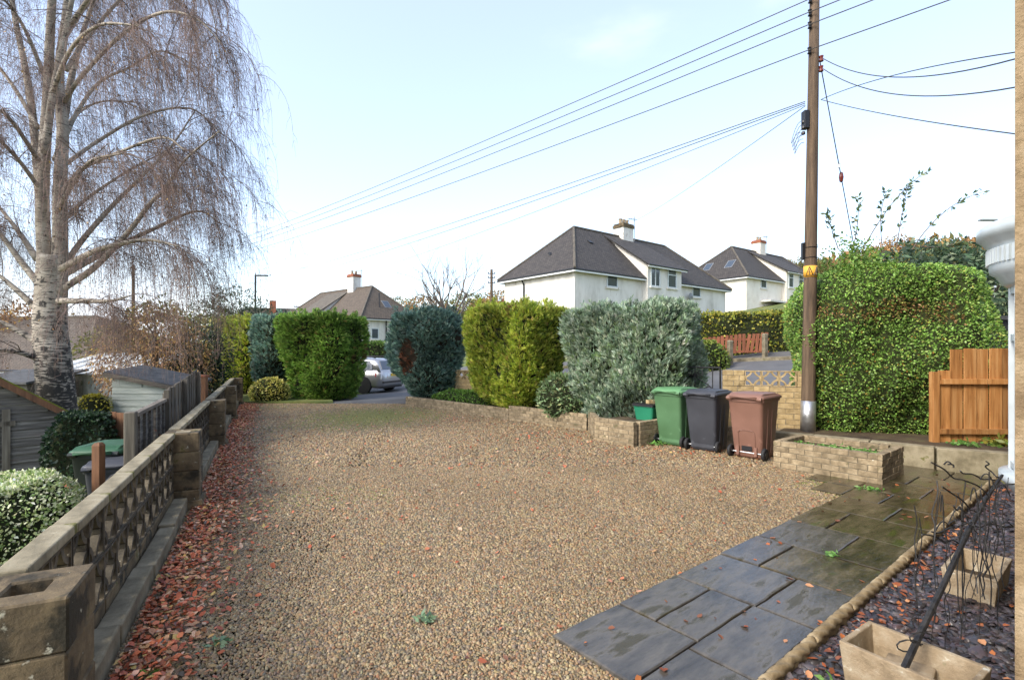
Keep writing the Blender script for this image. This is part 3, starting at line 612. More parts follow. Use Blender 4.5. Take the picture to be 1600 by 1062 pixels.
for i in range(13):
    s = -0.72+0.6*i+.3; z = random.uniform(-.006, .006); a = random.uniform(-.008, .008)
    e = inst('edging_stone', ebm, re_, (s, -1.045, z), (0, random.uniform(-.006, .006), a)); t = inst('rope_top', rpm, e, (0, 0, 0))
BED = [path(-1.4, 1.08), path(6.9, 1.08), path(6.9, 2.6), path(-1.4, 2.6)]
sheet('slate_bed', BED, 0.0, M['soil'], -0.015)
P = scatter(BED, 0.2, 8.6, 0.5, 7.5, 0.021, 0.7); P = P[(P[:, 0] > 0.9)]
cols = palette(len(P), [(66, 60, 62), (84, 76, 78), (52, 49, 51), (98, 90, 90), (80, 66, 64), (42, 40, 42)], [4, 3, 3, 1.2, 2, 2])
v, f, c = stones(np.c_[P, rng.uniform(-0.01, 0.02, len(P))], 0.022*rng.uniform(0.6, 1.6, len(P)), 0.28, cols)
tag(link('slate_chippings', np_mesh('slate_chippings', v, f, c), M['slatechip']), 'purple grey slate chippings in the bed under the bay window', 'slate chippings', kind='stuff')
s_ = np.concatenate([rng.uniform(-.6, 6.5, 330), rng.uniform(-.5, 3.2, 120), rng.uniform(0, 7, 60)]); t_ = np.concatenate([1.1+np.abs(rng.normal(0, .13, 330)), rng.uniform(1.1, 2.0, 120), rng.uniform(0, 1, 60)])
Q = P0[None]+PB[None]*s_[:, None]+PA[None]*t_[:, None]
v, f, c = leaves(np.c_[Q, np.where(t_ < 1, 0.012, 0.012)], 0.022, palette(len(Q), [(168, 98, 56), (146, 78, 44), (184, 130, 90), (124, 76, 54)], [3, 3, 2, 2]))
tag(link('fallen_leaves', np_mesh('fallen_leaves', v, f, c), M['leaf_litter']), 'orange fallen leaves lying among the slate chippings and on the path', 'leaves', kind='stuff')
#@@PART3
# ------------------------------------------------------------------ foliage
def blades(P, D, L, Wd, cols, seed=0):
    """diamond leaf blades: base P, direction D, length L, half width Wd"""
    n = len(P); D = unit(D); r = unit(rng.normal(size=(n, 3))); s = unit(np.cross(D, r)); nn = np.cross(D, s)
    L = np.broadcast_to(np.asarray(L, float), (n,))[:, None]; Wd = np.broadcast_to(np.asarray(Wd, float), (n,))[:, None]
    mid = P+D*L*0.45+nn*L*0.06
    V = np.stack([P, mid-s*Wd, P+D*L, mid+s*Wd], 1).reshape(-1, 3)
    return V, np.arange(4*n).reshape(-1, 4), np.repeat(cols, 4, 0)
def joinv(parts):
    o = 0; V, F, C = [], [], []
    for v, f, c in parts: V.append(v); F.append(f+o); C.append(c); o += len(v)
    return np.concatenate(V), np.concatenate(F), np.concatenate(C)
def sprigs(P, D, L, cols, wd=0.085, spread=0.55):
    """feathery fan: one long blade and two pairs of side blades"""
    D = unit(D); r = unit(rng.normal(size=D.shape)); s = unit(np.cross(D, r)); out = [blades(P, D, L, L*wd*0.8, cols)]
    for t, sg in ((0.15, 1), (0.25, -1), (0.42, 1), (0.52, -1)):
        q = P+D*(L*t)[:, None]; d2 = unit(D+s*sg*spread+rng.normal(0, .15, D.shape)); out.append(blades(q, d2, L*(0.72-t*.5), L*wd*0.75, cols*rng.normal(1, .07, (len(P), 1))))
    return joinv(out)
def se(th, e):
    c, s = np.cos(th), np.sin(th); return np.sign(c)*np.abs(c)**e, np.sign(s)*np.abs(s)**e
class Body:
    """clipped shrub: superellipse plan, width profile with height, bumpy skin"""
    def __init__(b, c, size, rz, prof, e=0.55, bump=0.06, seed=1, lean=(0, 0)):
        b.c = np.array(c); b.sx, b.sy, b.h = size[0]/2, size[1]/2, size[2]; b.rz = rz; b.prof = np.array(prof); b.e = e; b.bump = bump; b.seed = seed
    def pt(b, th, v, k=1.0):
        w = np.interp(v, b.prof[:, 0], b.prof[:, 1])*k; x, y = se(th, b.e); x = x*b.sx*w; y = y*b.sy*w
        c, s = math.cos(b.rz), math.sin(b.rz); P = np.stack([x*c-y*s, x*s+y*c, v*b.h*np.ones_like(x)], -1)+b.c
        q = 2/b.e-1; xa, ya = se(th, b.e); nrm = np.stack([np.sign(xa)*np.abs(xa)**q/b.sx, np.sign(ya)*np.abs(ya)**q/b.sy], -1); nrm = unit(nrm); N_ = np.stack([nrm[..., 0]*c-nrm[..., 1]*s, nrm[..., 0]*s+nrm[..., 1]*c, np.zeros_like(x)], -1)
        return P+N_*(wob(P, 2.6, b.seed)*b.bump*1.4+wob(P, 7, b.seed+5)*b.bump*0.6)[..., None], N_
    def sample(b, n, top=0.28):
        nt = int(n*top); ns = n-nt
        tt = np.linspace(0, 2*math.pi, 2001); x, y = se(tt, b.e); cum = np.r_[0, np.cumsum(np.hypot(np.diff(x*b.sx), np.diff(y*b.sy)))]
        even = lambda k: np.interp(rng.uniform(0, cum[-1], k), cum, tt)      # even density along the outline
        th = even(ns); v = rng.uniform(0, 1, ns)
        P, N_ = b.pt(th[:ns], v[:ns])
        rr = np.sqrt(rng.uniform(0, 1, nt)); P2, N2 = b.pt(even(nt), np.ones(nt)*0.995, 1.0)
        ctr = b.c+np.array([0, 0, b.h]); P2 = ctr+(P2-ctr)*rr[:, None]; P2[:, 2] = b.c[2]+b.h*(0.99+0.0*rr)+wob(P2, 3, b.seed+2)*b.bump; N2 = np.tile([0, 0, 1.0], (nt, 1))
        return np.concatenate([P, P2]), np.concatenate([N_, N2])
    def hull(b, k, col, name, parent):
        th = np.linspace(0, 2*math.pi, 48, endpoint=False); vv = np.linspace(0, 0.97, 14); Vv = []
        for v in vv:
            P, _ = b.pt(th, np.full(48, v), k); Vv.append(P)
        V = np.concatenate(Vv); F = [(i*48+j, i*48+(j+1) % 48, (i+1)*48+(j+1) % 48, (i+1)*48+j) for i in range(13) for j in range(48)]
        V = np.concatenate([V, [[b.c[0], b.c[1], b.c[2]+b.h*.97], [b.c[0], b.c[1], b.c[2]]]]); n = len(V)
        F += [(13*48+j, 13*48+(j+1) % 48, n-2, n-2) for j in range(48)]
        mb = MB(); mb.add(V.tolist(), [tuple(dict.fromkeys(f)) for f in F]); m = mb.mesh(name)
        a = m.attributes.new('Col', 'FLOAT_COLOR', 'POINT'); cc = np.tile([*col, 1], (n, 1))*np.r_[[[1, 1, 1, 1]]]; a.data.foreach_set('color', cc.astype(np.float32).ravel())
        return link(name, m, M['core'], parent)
def shade_cols(P, pal, seed, amp=0.34, f=3.0):
    c = palette(len(P), *pal)*1.15; return np.clip(c*(1+amp*wob(P, f, seed)+0.12*wob(P, f*3, seed+1))[:, None], 0.003, 0.8)
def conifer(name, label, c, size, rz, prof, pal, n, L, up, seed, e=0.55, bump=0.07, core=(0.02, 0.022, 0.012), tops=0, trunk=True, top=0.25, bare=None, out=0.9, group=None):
    b = Body(c, size, rz, prof, e, bump, seed); t = thing(name, label, 'conifer', c, 0, group)
    P, N_ = b.sample(n, top); P = P-N_*rng.uniform(0.0, L*0.9, len(P))[:, None]
    D = N_*out+np.array([0, 0, up])+rng.normal(0, .35, P.shape); LL = L*rng.uniform(0.6, 1.35, len(P))
    cols = shade_cols(P, pal, seed); gap = wob(P, 5.0, seed+9) < -.62; k = ~gap | (rng.uniform(size=len(P)) < .35); P, D, LL, cols = P[k], D[k], LL[k], cols[k]
    dead = wob(P, 2.2, seed+21) > 1.0; cols[dead & (rng.uniform(size=len(P)) < .35)] = np.array(lin(122, 96, 66))
    if bare is not None:
        bc, br, bcol = bare; q = (P-np.array(bc))/np.array(br); k = (q**2).sum(1) < 1
        keep = ~k | (rng.uniform(size=len(P)) < 0.25); cols[k] = palette(k.sum(), *bcol); P, D, LL, cols = P[keep], D[keep], LL[keep], cols[keep]
    parts = [sprigs(P, D, LL, cols)]
    for _ in range(tops):
        a = rng.uniform(-.75, .75, 2)*np.array([b.sx, b.sy]); ca, sa = math.cos(rz), math.sin(rz)
        q = np.array([a[0]*ca-a[1]*sa, a[0]*sa+a[1]*ca, b.h])+b.c; m_ = 40; hh = rng.uniform(.08, .28)
        PP = q+np.c_[rng.normal(0, .035, m_), rng.normal(0, .035, m_), rng.uniform(-.15, hh, m_)]; parts.append(sprigs(PP, np.c_[rng.normal(0, .35, (m_, 2)), np.ones(m_)], L*rng.uniform(.5, 1, m_), shade_cols(PP, pal, seed)))
    v, f, cc = joinv(parts); link('foliage', np_mesh('foliage', v-np.array(c), f, cc), M['foliage'], t)
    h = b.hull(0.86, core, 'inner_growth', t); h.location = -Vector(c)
    if trunk:
        mb = MB(); mb.tube([(0, 0, -0.2), (0.02, 0, 0.4), (0, 0.02, size[2]*.8)], [0.09, 0.07, 0.03], 8); mb.build('trunk', M['bark_grey'], t)
    return t
BLUE = ([(140, 158, 134), (164, 180, 156), (114, 134, 110), (186, 198, 172), (130, 152, 108), (84, 104, 84)], [4, 4, 3, 2.2, 2, 2])
BLUE2 = ([(106, 136, 122), (132, 158, 140), (86, 114, 102), (160, 180, 158), (68, 90, 80)], [4, 3, 3, 1.6, 2])
YEL = ([(160, 172, 62), (182, 190, 80), (132, 152, 54), (198, 200, 104), (102, 124, 46), (166, 152, 80)], [4, 4, 3, 1.6, 2.2, .8])
GRN = ([(112, 146, 60), (134, 166, 76), (90, 122, 48), (156, 180, 92), (70, 98, 42), (146, 128, 72)], [4, 4, 3, 1.6, 2, .4])
RZ = math.atan2(LV[1], LV[0])
PR = [(0, .66), (.12, .8), (.35, .95), (.6, 1), (.9, .97), (1, .86)]
conifer('cypress_shrub', 'large clipped blue grey conifer right behind the green bin', (2.62, 11.1, .22), (2.85, 2.0, 2.3), RZ, [(0, .74), (.1, .84), (.3, .95), (.6, 1), (.9, .98), (1, .88)], BLUE, 23000, .15, 1.15, 11, tops=80, bump=.15)
conifer('cypress_shrub', 'clipped yellow green conifer between the two blue grey ones', (0.1, 13.35, .24), (2.35, 1.9, 2.5), RZ, [(0, .62), (.15, .84), (.4, .97), (.7, 1), (.92, .96), (1, .84)], YEL, 16000, .15, 1.0, 12, tops=60, bump=.15)
conifer('cypress_shrub', 'goblet shaped blue green conifer with a bare brown patch right of the car', (-2.75, 16.4, .2), (2.35, 1.85, 2.6), RZ, [(0, .3), (.1, .56), (.3, .84), (.55, .97), (.85, 1), (1, .88)], BLUE2, 14000, .16, .7, 13, tops=45, bump=.14, bare=((-3.15, 15.6, 1.45), (.28, .9, .55), ([(120, 76, 52), (150, 100, 72), (92, 62, 44)], [3, 2, 2])), core=(0.03, 0.022, 0.014))
conifer('cypress_shrub', 'big square clipped bright green conifer left of the silver car', (-6.6, 18.0, .02), (2.7, 2.2, 2.82), RZ*0.5, [(0, .56), (.15, .7), (.4, .86), (.7, 1), (.93, .97), (1, .86)], GRN, 18000, .16, .35, 14, tops=30, out=1.1, bump=.14)
conifer('cypress_shrub', 'narrow dark blue green conifer left of the big green one', (-8.55, 18.7, 0), (1.35, 1.6, 2.85), RZ*.5, [(0, .5), (.2, .75), (.5, .95), (.8, 1), (1, .86)], BLUE2, 6500, .17, .6, 15, tops=10)
conifer('cypress_shrub', 'yellow green clipped conifer at the far end of the screen wall', (-10.05, 19.7, 0), (1.6, 1.7, 2.8), RZ*.5, [(0, .7), (.2, .86), (.5, .97), (.8, 1), (1, .85)], YEL, 7000, .17, .7, 16, tops=16)
# broadleaf shrubs
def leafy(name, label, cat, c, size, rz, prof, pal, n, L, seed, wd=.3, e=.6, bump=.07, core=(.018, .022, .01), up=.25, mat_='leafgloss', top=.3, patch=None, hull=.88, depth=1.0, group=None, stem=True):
    b = Body(c, size, rz, prof, e, bump, seed); t = thing(name, label, cat, c, 0, group)
    P, N_ = b.sample(n, top); P = P-N_*np.abs(rng.normal(0, L*depth, len(P)))[:, None]+N_*L*.25
    D = N_*.55+np.array([0, 0, up])+rng.normal(0, .55, P.shape); cols = shade_cols(P, pal, seed, .2)
    if patch is not None:
        for zc, zr, xr, pcol, pr in patch:
            k = (np.abs(P[:, 2]-zc-.06*np.sin(P[:, 0]*5)) < zr*rng.uniform(.4, 1.2, len(P))) & (P[:, 0] > xr[0]) & (P[:, 0] < xr[1]) & (rng.uniform(size=len(P)) < pr)
            cols[k] = palette(k.sum(), *pcol)
    v, f, cc = blades(P, D, L*rng.uniform(.6, 1.35, len(P)), L*wd*rng.uniform(.7, 1.2, len(P)), cols)
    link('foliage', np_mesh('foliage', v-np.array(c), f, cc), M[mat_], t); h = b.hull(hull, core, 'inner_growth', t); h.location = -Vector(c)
    if stem: MB().tube([(0, 0, -.15), (.02, 0, size[2]*.6)], [.05, .03], 7).build('stem', M['bark_grey'], t)
    return t
PRV = ([(112, 148, 64), (132, 166, 78), (94, 126, 54), (154, 182, 100), (168, 176, 92), (80, 108, 50)], [4, 4, 3, 2, 1.2, 1.6])
BRN = ([(146, 106, 66), (164, 124, 86), (128, 100, 60), (134, 136, 70)], [3, 2, 2, 4])
hd = leafy('privet_hedge', 'tall boxy bright green privet hedge behind the wooden pole', 'hedge', (6.88, 9.4, .26), (3.25, 1.7, 3.0), R(-9), [(0, .86), (.1, .94), (.35, 1), (.58, 1), (.72, .97), (.82, .9), (.9, .8), (.96, .66), (1, .45)], PRV, 66000, .044, 21, .34, .74, .15, up=.1, depth=.8, core=(.035, .045, .018), patch=[(2.4, .2, (5.4, 7.5), BRN, .75), (1.3, 1.2, (4, 9), ([(170, 140, 60), (150, 110, 50)], [1, 1]), .03)])
# loose top growth and long shoots of the hedge
sb_ = np.c_[rng.normal(6.3, .34, 64), rng.normal(9.4, .25, 64), np.full(64, 2.85)]; sh_ = rng.uniform(.35, 1.25, 64)*np.exp(-((sb_[:, 0]-6.3)/.6)**2); ln_ = rng.normal(0, .16, (64, 2))
ix = rng.integers(0, 64, 3200); fr = rng.uniform(0, 1, 3200); Pt = sb_[ix]+np.c_[ln_[ix]*(fr*sh_[ix])[:, None], fr*sh_[ix]]+rng.normal(0, .022, (3200, 3))
v, f, c = blades(Pt, np.c_[rng.normal(0, .5, (3200, 2)), rng.uniform(0, 1, 3200)], .065, .018, shade_cols(Pt, PRV, 5)); link('top_growth', np_mesh('top_growth', v-np.array([6.88, 9.4, .26]), f, c), M['leafgloss'], hd)
mb = MB(); LPs, LDs = [], []
for (a, b_, cc_) in (((1345, 395), (1395, 300), (1448, 268)), ((1400, 390), (1410, 330), (1418, 290)), ((1425, 390), (1470, 318), (1535, 300)), ((1330, 400), (1345, 340), (1340, 310)), ((1440, 385), (1470, 390), (1500, 378)), ((1380, 395), (1370, 335), (1385, 300)), ((1310, 390), (1300, 360), (1292, 335))):
    p = [at(*q, 9.4) for q in (a, b_, cc_)]; pts = [p[0]*(1-t)**2+p[1]*2*t*(1-t)+p[2]*t*t for t in [i/10 for i in range(11)]]
    mb.tube(pts, [.011-.0007*i for i in range(11)], 4)
    for i in range(3, 11):
        for _ in range(5 if i > 6 else 3): LPs.append(pts[i]+Vector([random.uniform(-.03, .03) for _ in range(3)])); LDs.append((pts[i]-pts[i-1]).normalized()*.6+Vector([random.uniform(-.8, .8) for _ in range(3)]))
mb.v = [(x-6.88, y-9.4, z-.26) for x, y, z in mb.v]; mb.build('shoot', M['twig'], hd)
LPs = np.array(LPs); v, f, c = blades(LPs, np.array(LDs), .11, .024, shade_cols(LPs, ([(70, 88, 56), (92, 108, 70), (112, 112, 70)], [3, 2, 1]), 6)); link('shoot_leaves', np_mesh('shoot_leaves', v-np.array([6.88, 9.4, .26]), f, c), M['leafgloss'], hd)
VAR = ([(196, 204, 152), (224, 226, 186), (140, 160, 96), (152, 168, 104), (92, 118, 58), (226, 224, 190)], [4, 4, 3, 3, 2, 1.5])
leafy('variegated_shrub', 'rounded cream and green variegated shrub left of the near wall', 'shrub', (-5.05, 4.75, -.62), (1.75, 1.7, 1.1), R(20), [(0, .85), (.3, .98), (.6, 1), (.85, .9), (1, .68)], VAR, 19000, .036, 22, .36, .75, .05, up=.4, depth=1.0)
leafy('variegated_shrub', 'small domed yellow variegated shrub at the far end of the gravel', 'shrub', (-8.0, 16.95, .03), (1.2, 1.0, .74), 0, [(0, .8), (.3, 1), (.6, .95), (.85, .7), (1, .35)], ([(196, 188, 96), (216, 206, 120), (150, 150, 70), (110, 124, 56)], [4, 3, 2, 2]), 3000, .07, 23, .32, .9, .04, up=.4)
leafy('golden_shrub', 'yellow green shrub against the pale shed wall', 'shrub', (-9.85, 12.0, -.7), (.75, .7, 1.35), 0, [(0, .5), (.4, .9), (.7, 1), (.9, .75), (1, .4)], ([(176, 166, 52), (146, 142, 46), (196, 184, 80), (112, 108, 44)], [4, 3, 2, 2]), 2600, .055, 24, .3, .9, .08)
leafy('ivy_mound', 'dark ivy mound beside the grey boarded shed', 'ivy', (-7.15, 8.6, -.75), (1.15, .9, 1.42), R(30), [(0, .9), (.4, 1), (.75, .9), (1, .6)], ([(34, 52, 34), (46, 66, 42), (26, 40, 28), (64, 82, 56)], [4, 3, 3, 1]), 5500, .06, 25, .42, .8, .09, up=0)
leafy('street_hedge', 'loose yellow green hedge across the street behind the red pickets', 'hedge', (8.6, 18.0, .9), (5.6, 1.5, 2.1), RZ+R(22), [(0, .9), (.5, 1), (.8, .96), (1, .8)], ([(150, 146, 54), (126, 132, 50), (178, 164, 72), (98, 108, 44), (74, 86, 40)], [4, 4, 2, 3, 2]), 9500, .1, 26, .34, .5, .12, up=.3)
leafy('street_shrub', 'rounded green shrub across the street in front of the red pickets', 'shrub', (6.0, 16.1, 1.05), (1.5, 1.2, .9), 0, [(0, .85), (.4, 1), (.8, .85), (1, .5)], ([(106, 124, 48), (84, 106, 42), (130, 138, 66)], [3, 3, 2]), 2600, .08, 27, .34, .85, .06)
leafy('street_hedge', 'dark green hedge across the street seen above the silver car', 'hedge', (-7.8, 27.0, -.1), (4.2, 1.4, 2.15), 0, [(0, .95), (.6, 1), (1, .85)], ([(70, 98, 38), (92, 120, 52), (54, 76, 32), (116, 136, 70)], [3, 3, 2, 1]), 4200, .13, 28, .34, .5, .1)
t_ = leafy('low_conifer', 'low spreading pale conifer growing under the blue grey hedge conifer', 'shrub', (1.15, 11.75, .24), (1.3, .8, .85), RZ, [(0, .8), (.4, 1), (.8, .7), (1, .3)], ([(130, 150, 110), (104, 128, 84), (156, 160, 110), (84, 106, 62)], [3, 3, 1.5, 2]), 2200, .11, 29, .2, .9, .1, up=.1, mat_='foliage')
leafy('ground_cover', 'strip of low green ground cover in the bed by the blue green conifer', 'plants', (-1.35, 14.7, .22), (2.6, .8, .3), RZ, [(0, 1), (.5, .9), (1, .5)], ([(86, 120, 44), (110, 142, 60), (66, 94, 36)], [3, 3, 2]), 2600, .06, 30, .3, .6, .05, up=.8, stem=False)
def weed(label, c, r, n, pal, L=.07):
    t = thing('weed', label, 'weed', c); P = np.c_[rng.normal(0, r, (n, 2)), np.abs(rng.normal(0, r*.25, n))]
    v, f, cc = blades(P, np.c_[rng.normal(0, 1, (n, 2)), rng.uniform(.0, .5, n)], L*rng.uniform(.5, 1.2, n), L*.22, palette(n, *pal)); tag(link('leaf_rosette', np_mesh('leaf_rosette', v, f, cc), M['leafgloss'], t), kind='stuff')
WP = ([(104, 150, 70), (128, 170, 92), (84, 124, 56)], [3, 2, 2]); WB = ([(112, 140, 104), (92, 122, 88), (134, 156, 120)], [3, 2, 2])
def onpl(x, y, z): q = np.array([3.85, 7.55])+PA*x+PB*y; return (q[0], q[1], z)
for i, (x, y, r, n, lb) in enumerate(((.25, .35, .08, 60, 'bright weed at the bin end of the brick planter'), (.55, .5, .06, 40, 'small weed just left of the middle of the brick planter'), (.82, .45, .1, 90, 'leafiest weed in the brick planter, right of its middle'), (1.1, .5, .06, 45, 'weed at the path end of the brick planter'))): weed(lb, onpl(x, y, .32), r, n, WP)
weed('pale thistle rosette in the gravel at the bottom centre', (-.56, 3.28, .015), .022, 30, WB, .06); weed('small weed in the gravel at the bottom, near the leaf drift', (-1.72, 3.02, .02), .025, 14, WB, .06)
weed('tiny green weed in the gravel below the first wall bay', (-1.95, 2.72, .02), .02, 12, WP, .05)
weed('green weed growing at the foot of the brick pier by the green bin', (2.62, 9.3, .02), .09, 60, WP, .08); weed('weed sprouting from a joint between the olive brown slabs', (*path(2.62, .62), .03), .03, 24, WP, .045)
weed('green weed at the foot of the planter where gravel meets the path', (4.42, 6.3, .02), .05, 40, WP, .06); weed('green seedling beside the near stone trough', (1.63, 2.62, .02), .035, 30, WP, .06)
weed('leafy plant at the foot of the orange fence', (7.45, 7.75, .3), .14, 120, ([(120, 126, 50), (90, 108, 44), (150, 140, 60)], [3, 2, 1]), .12); weed('low green plant under the left end of the orange fence', (6.85, 7.7, .3), .1, 70, WP, .08)
weed('dark leafy plant near the bay window end of the orange fence', (7.85, 7.6, .3), .12, 90, ([(70, 96, 50), (96, 112, 60)], [2, 1]), .13)

# ------------------------------------------------------------------ bins
def rrect(w, d, r, n=4):
    pts = []
    for cx, cy, a0 in ((w/2-r, d/2-r, 0), (-w/2+r, d/2-r, 90), (-w/2+r, -d/2+r, 180), (w/2-r, -d/2+r, 270)):
        for k in range(n+1): a = R(a0+90*k/n); pts.append((cx+r*math.cos(a), cy+r*math.sin(a)))
    return pts
def wheelie(label, loc, rz, body, lid, group, panel=False):
    """front = local -y: the hinge and wheel side"""
    t = thing('wheelie_bin', label, 'wheelie bin', loc, rz, group)
    mb = MB(); rings = []
    for z, w, d, yo in ((0.02, .43, .47, .02), (.05, .45, .5, .02), (.5, .5, .58, .0), (.9, .545, .66, -.01), (.93, .56, .68, -.01)):
        rings.append([(x, y+yo, z) for x, y in rrect(w, d, .055)])
    mb.sweep(rings); bd = mb.build('body', body, t, True, 0)
    for p in bd.data.polygons: p.use_smooth = abs(p.normal.z) < .5
    mb = MB(); mb.sweep([[(x, y-.01, z) for x, y in rrect(w, d, .06)] for z, w, d in ((.915, .575, .70), (.955, .585, .71), (.956, .555, .68), (.93, .54, .66))]); mb.build('rim', body, t)
    # lid: shallow dome rising to the opening side, overhanging
    mb = MB(); mb.sweep([[(x*k, y*k+.01, z+.035*(y/.36)*0+.02*(1-(x/.29)**2)*kk) for x, y in rrect(.60, .77, .07)] for z, k, kk in ((.957, 1, 0), (.985, 1.005, 0), (1.005, .97, .3), (1.035, .8, .8), (1.045, .4, 1))]); ld = mb.build('lid', lid, t, True)
    mb = MB()
    for sx in (-1, 1):                                     # raised shoulders beside the lid handle
        mb.sweep([[(sx*.2+a, y, z) for a, z in ((-.07, .99), (.07, .99), (.055, .99+hh), (-.055, .99+hh))] for y, hh in ((-.34, .03), (-.25, .06), (.0, .055), (.25, .05))])
    mb.build('lid_rib', lid, ld, bevel=.012)
    mb = MB(); mb.tube([(-.2, -.33, .965), (-.2, -.41, .985), (.2, -.41, .985), (.2, -.33, .965)], .02, 8); mb.build('handle', lid, t, True)
    mb = MB()
    for x in (-.23, .23): mb.lathe([(.001, -.045), (.03, -.045), (.03, .045), (.001, .045)], (x, -.37, .965), 10, 'x')
    mb.build('hinge', body, t)
    mb = MB(); mb.tube([(-.27, -.23, .1), (.27, -.23, .1)], .012, 8); mb.build('axle', M['galv'], t)
    for sx in (-1, 1):
        mb = MB(); mb.lathe([(.03, -.025), (.09, -.025), (.1, -.015), (.1, .015), (.09, .025), (.03, .025)], (sx*.268, -.235, .1), 22, 'x'); w = mb.build('wheel', M['rubber'], t, False)
        mb = MB(); mb.lathe([(.004, -.03), (.045, -.03), (.05, 0), (.045, .03), (.004, .03)], (sx*.268, -.235, .1), 14, 'x'); mb.build('hub', M['black_plastic'], w)
    # side grooves and moulded lower panel
    mb = MB()
    for sx in (-1, 1):
        for y in (-.1, .06): mb.hexa([(sx*.236, y-.012, .1), (sx*.246, y-.012, .1), (sx*.246, y+.012, .1), (sx*.236, y+.012, .1)], [(sx*.262, y-.012, .82), (sx*.272, y-.012, .82), (sx*.272, y+.012, .82), (sx*.262, y+.012, .82)])
    mb.build('side_rib', body, t)
    def fy(z): return -.23-(z-.05)*.131-.004
    mb = MB()
    if panel:
        pts = [(-.13, .12), (-.13, .42), (-.10, .455), (.10, .455), (.13, .42), (.13, .12)]; mb.tube([(x, fy(z), z) for x, z in pts], .009, 6)
        mb.build('moulded_panel', body, t)
        MB().box((0, fy(.17), .17), (.16, .03, .07)).build('foot_recess', M['black_plastic'], t)
        mb = MB(); mb.b(-.16, -.12, -.275, -.2, .06, .2); mb.b(.12, .16, -.275, -.2, .06, .2); mb.build('axle_bracket', body, t)
    else:
        mb.b(-.2, .2, -.245, -.21, .07, .13); mb.build('axle_housing', body, t)
    return t
BRZ = math.atan2(-.68, -.735)+math.pi/2
GB = None
wheelie('green wheelie bin, leftmost of the three by the low wall', (3.02, 9.42, 0), BRZ, M['bin_green'], M['bin_greenlid'], 'wheelie bins on the gravel')
wheelie('dark grey wheelie bin between the green and brown bins', (3.42, 8.92, 0), BRZ+.05, M['bin_grey'], M['bin_grey'], 'wheelie bins on the gravel')
wheelie('brown wheelie bin with a moulded panel beside the brick planter', (3.93, 8.32, 0), BRZ-.02, M['bin_brown'], M['bin_brown'], 'wheelie bins on the gravel', True)
o = wheelie('dark green wheelie bin with bright green lid in the neighbouring garden', (-5.42, 6.9, -.6), R(12), M['bin_dark'], M['lid_green2'], 'wheelie bins next door'); o.scale = (1.02, 1, 1.04)
o = wheelie('dark wheelie bin with grey blue lid behind the brown post next door', (-5.05, 6.62, -.68), R(18), M['bin_grey'], M['bin_grey'], 'wheelie bins next door')
rb_ = thing('recycling_box', 'green recycling box with black lid on the brick pier', 'box', (2.6, 9.82, .40), BRZ)
mb = MB(); mb.sweep([[(x, y, z) for x, y in rrect(w, d, .04)] for z, w, d in ((0, .36, .28), (.24, .43, .34), (.25, .45, .36), (.265, .45, .36))]); mb.build('body', M['box_green'], rb_)
mb = MB(); mb.sweep([[(x, y, z) for x, y in rrect(w, d, .04)] for z, w, d in ((.262, .47, .38), (.3, .47, .38), (.31, .44, .35))]); mb.build('lid', M['black_plastic'], rb_)
lk = brick_mesh(.2, .1, .065, 3, M['brick_warm']); o = tag(link('loose_brick', lk, None), 'loose golden brick lying on the recycling box lid', 'brick'); o.location = (2.68, 9.8, .745); o.rotation_euler = (0, 0, .3)

# ------------------------------------------------------------------ iron gate
gt = thing('iron_gate', 'black wrought iron scroll gate between the blue conifer and the golden wall', 'gate', (3.2, 10.32, .35), math.atan2(-.46, .85))
mb = MB(); W_ = .93
for x in (0, W_): mb.tube([(x, 0, -.2), (x, 0, 1.04)], .019, 6)
for z in (-.1, .5, 1.04): mb.tube([(0, 0, z), (W_, 0, z)], .017, 6)
mb.build('frame', M['iron'], gt)
for i in range(1, 8):
    x = W_*i/8; MB().tube([(x, 0, -.1), (x, 0, .62 if i % 2 else .5)], .011, 5).build('bar', M['iron'], gt)
for x in (W_*.3, W_*.5, W_*.85): MB().tube([(x, 0, .5), (x, 0, 1.04)], .011, 5).build('bar', M['iron'], gt)
def spiral(cx, cz, r0, turns, sg, a0): return [(cx+sg*r0*(1-.75*k/24)*math.cos(a0+turns*6.283*k/24), 0, cz+r0*(1-.75*k/24)*math.sin(a0+turns*6.283*k/24)) for k in range(25)]
for sg in (-1, 1):
    c = W_/2
    MB().tube(spiral(c+sg*.09, .93, .075, 1.4, sg, math.pi)+[], .011, 5).build('scroll', M['iron'], gt)
    MB().tube([(c, 0, .93), (c+sg*.03, 0, .84), (c+sg*.12, 0, .78), (c+sg*.22, 0, .72), (c+sg*.3, 0, .65)]+spiral(c+sg*.25, .6, .07, 1.3, sg, .6), .011, 5).build('scroll', M['iron'], gt)

# ------------------------------------------------------------------ telegraph pole and wires
PX, PY = 5.27, 9.12
tp = thing('telegraph_pole', 'tall brown timber telegraph pole rising behind the brick planter', 'telegraph pole', (PX, PY, .27))
lean = .0155
def pp(z): return Vector((lean*z, 0, z))
mb = MB(); mb.tube([pp(-.4)]+[pp(z) for z in (0, 1, 2.2, 3.5, 5, 6.5, 8.0)], [x*.78 for x in (.152, .15, .143, .136, .128, .118, .108, .098)], 20); mb.build('pole_shaft', M['pole'], tp, True)
mb = MB(); mb.tube([pp(.02), pp(.56)], [.1235, .121], 24); mb.build('metal_guard', M['galv'], tp, True)
mb = MB(); mb.tube([pp(-.02), pp(.02)], [.126, .126], 24); mb.build('guard_foot', M['black_plastic'], tp, True)
mb = MB(); mb.tube([pp(2.75), pp(2.95)], [.1105, .1098], 24); mb.build('warning_band', M['sign_yellow'], tp, True)
def on_pole(a, z, r): r = r*.78; return pp(z)+Vector((r*math.sin(a), -r*math.cos(a), 0))
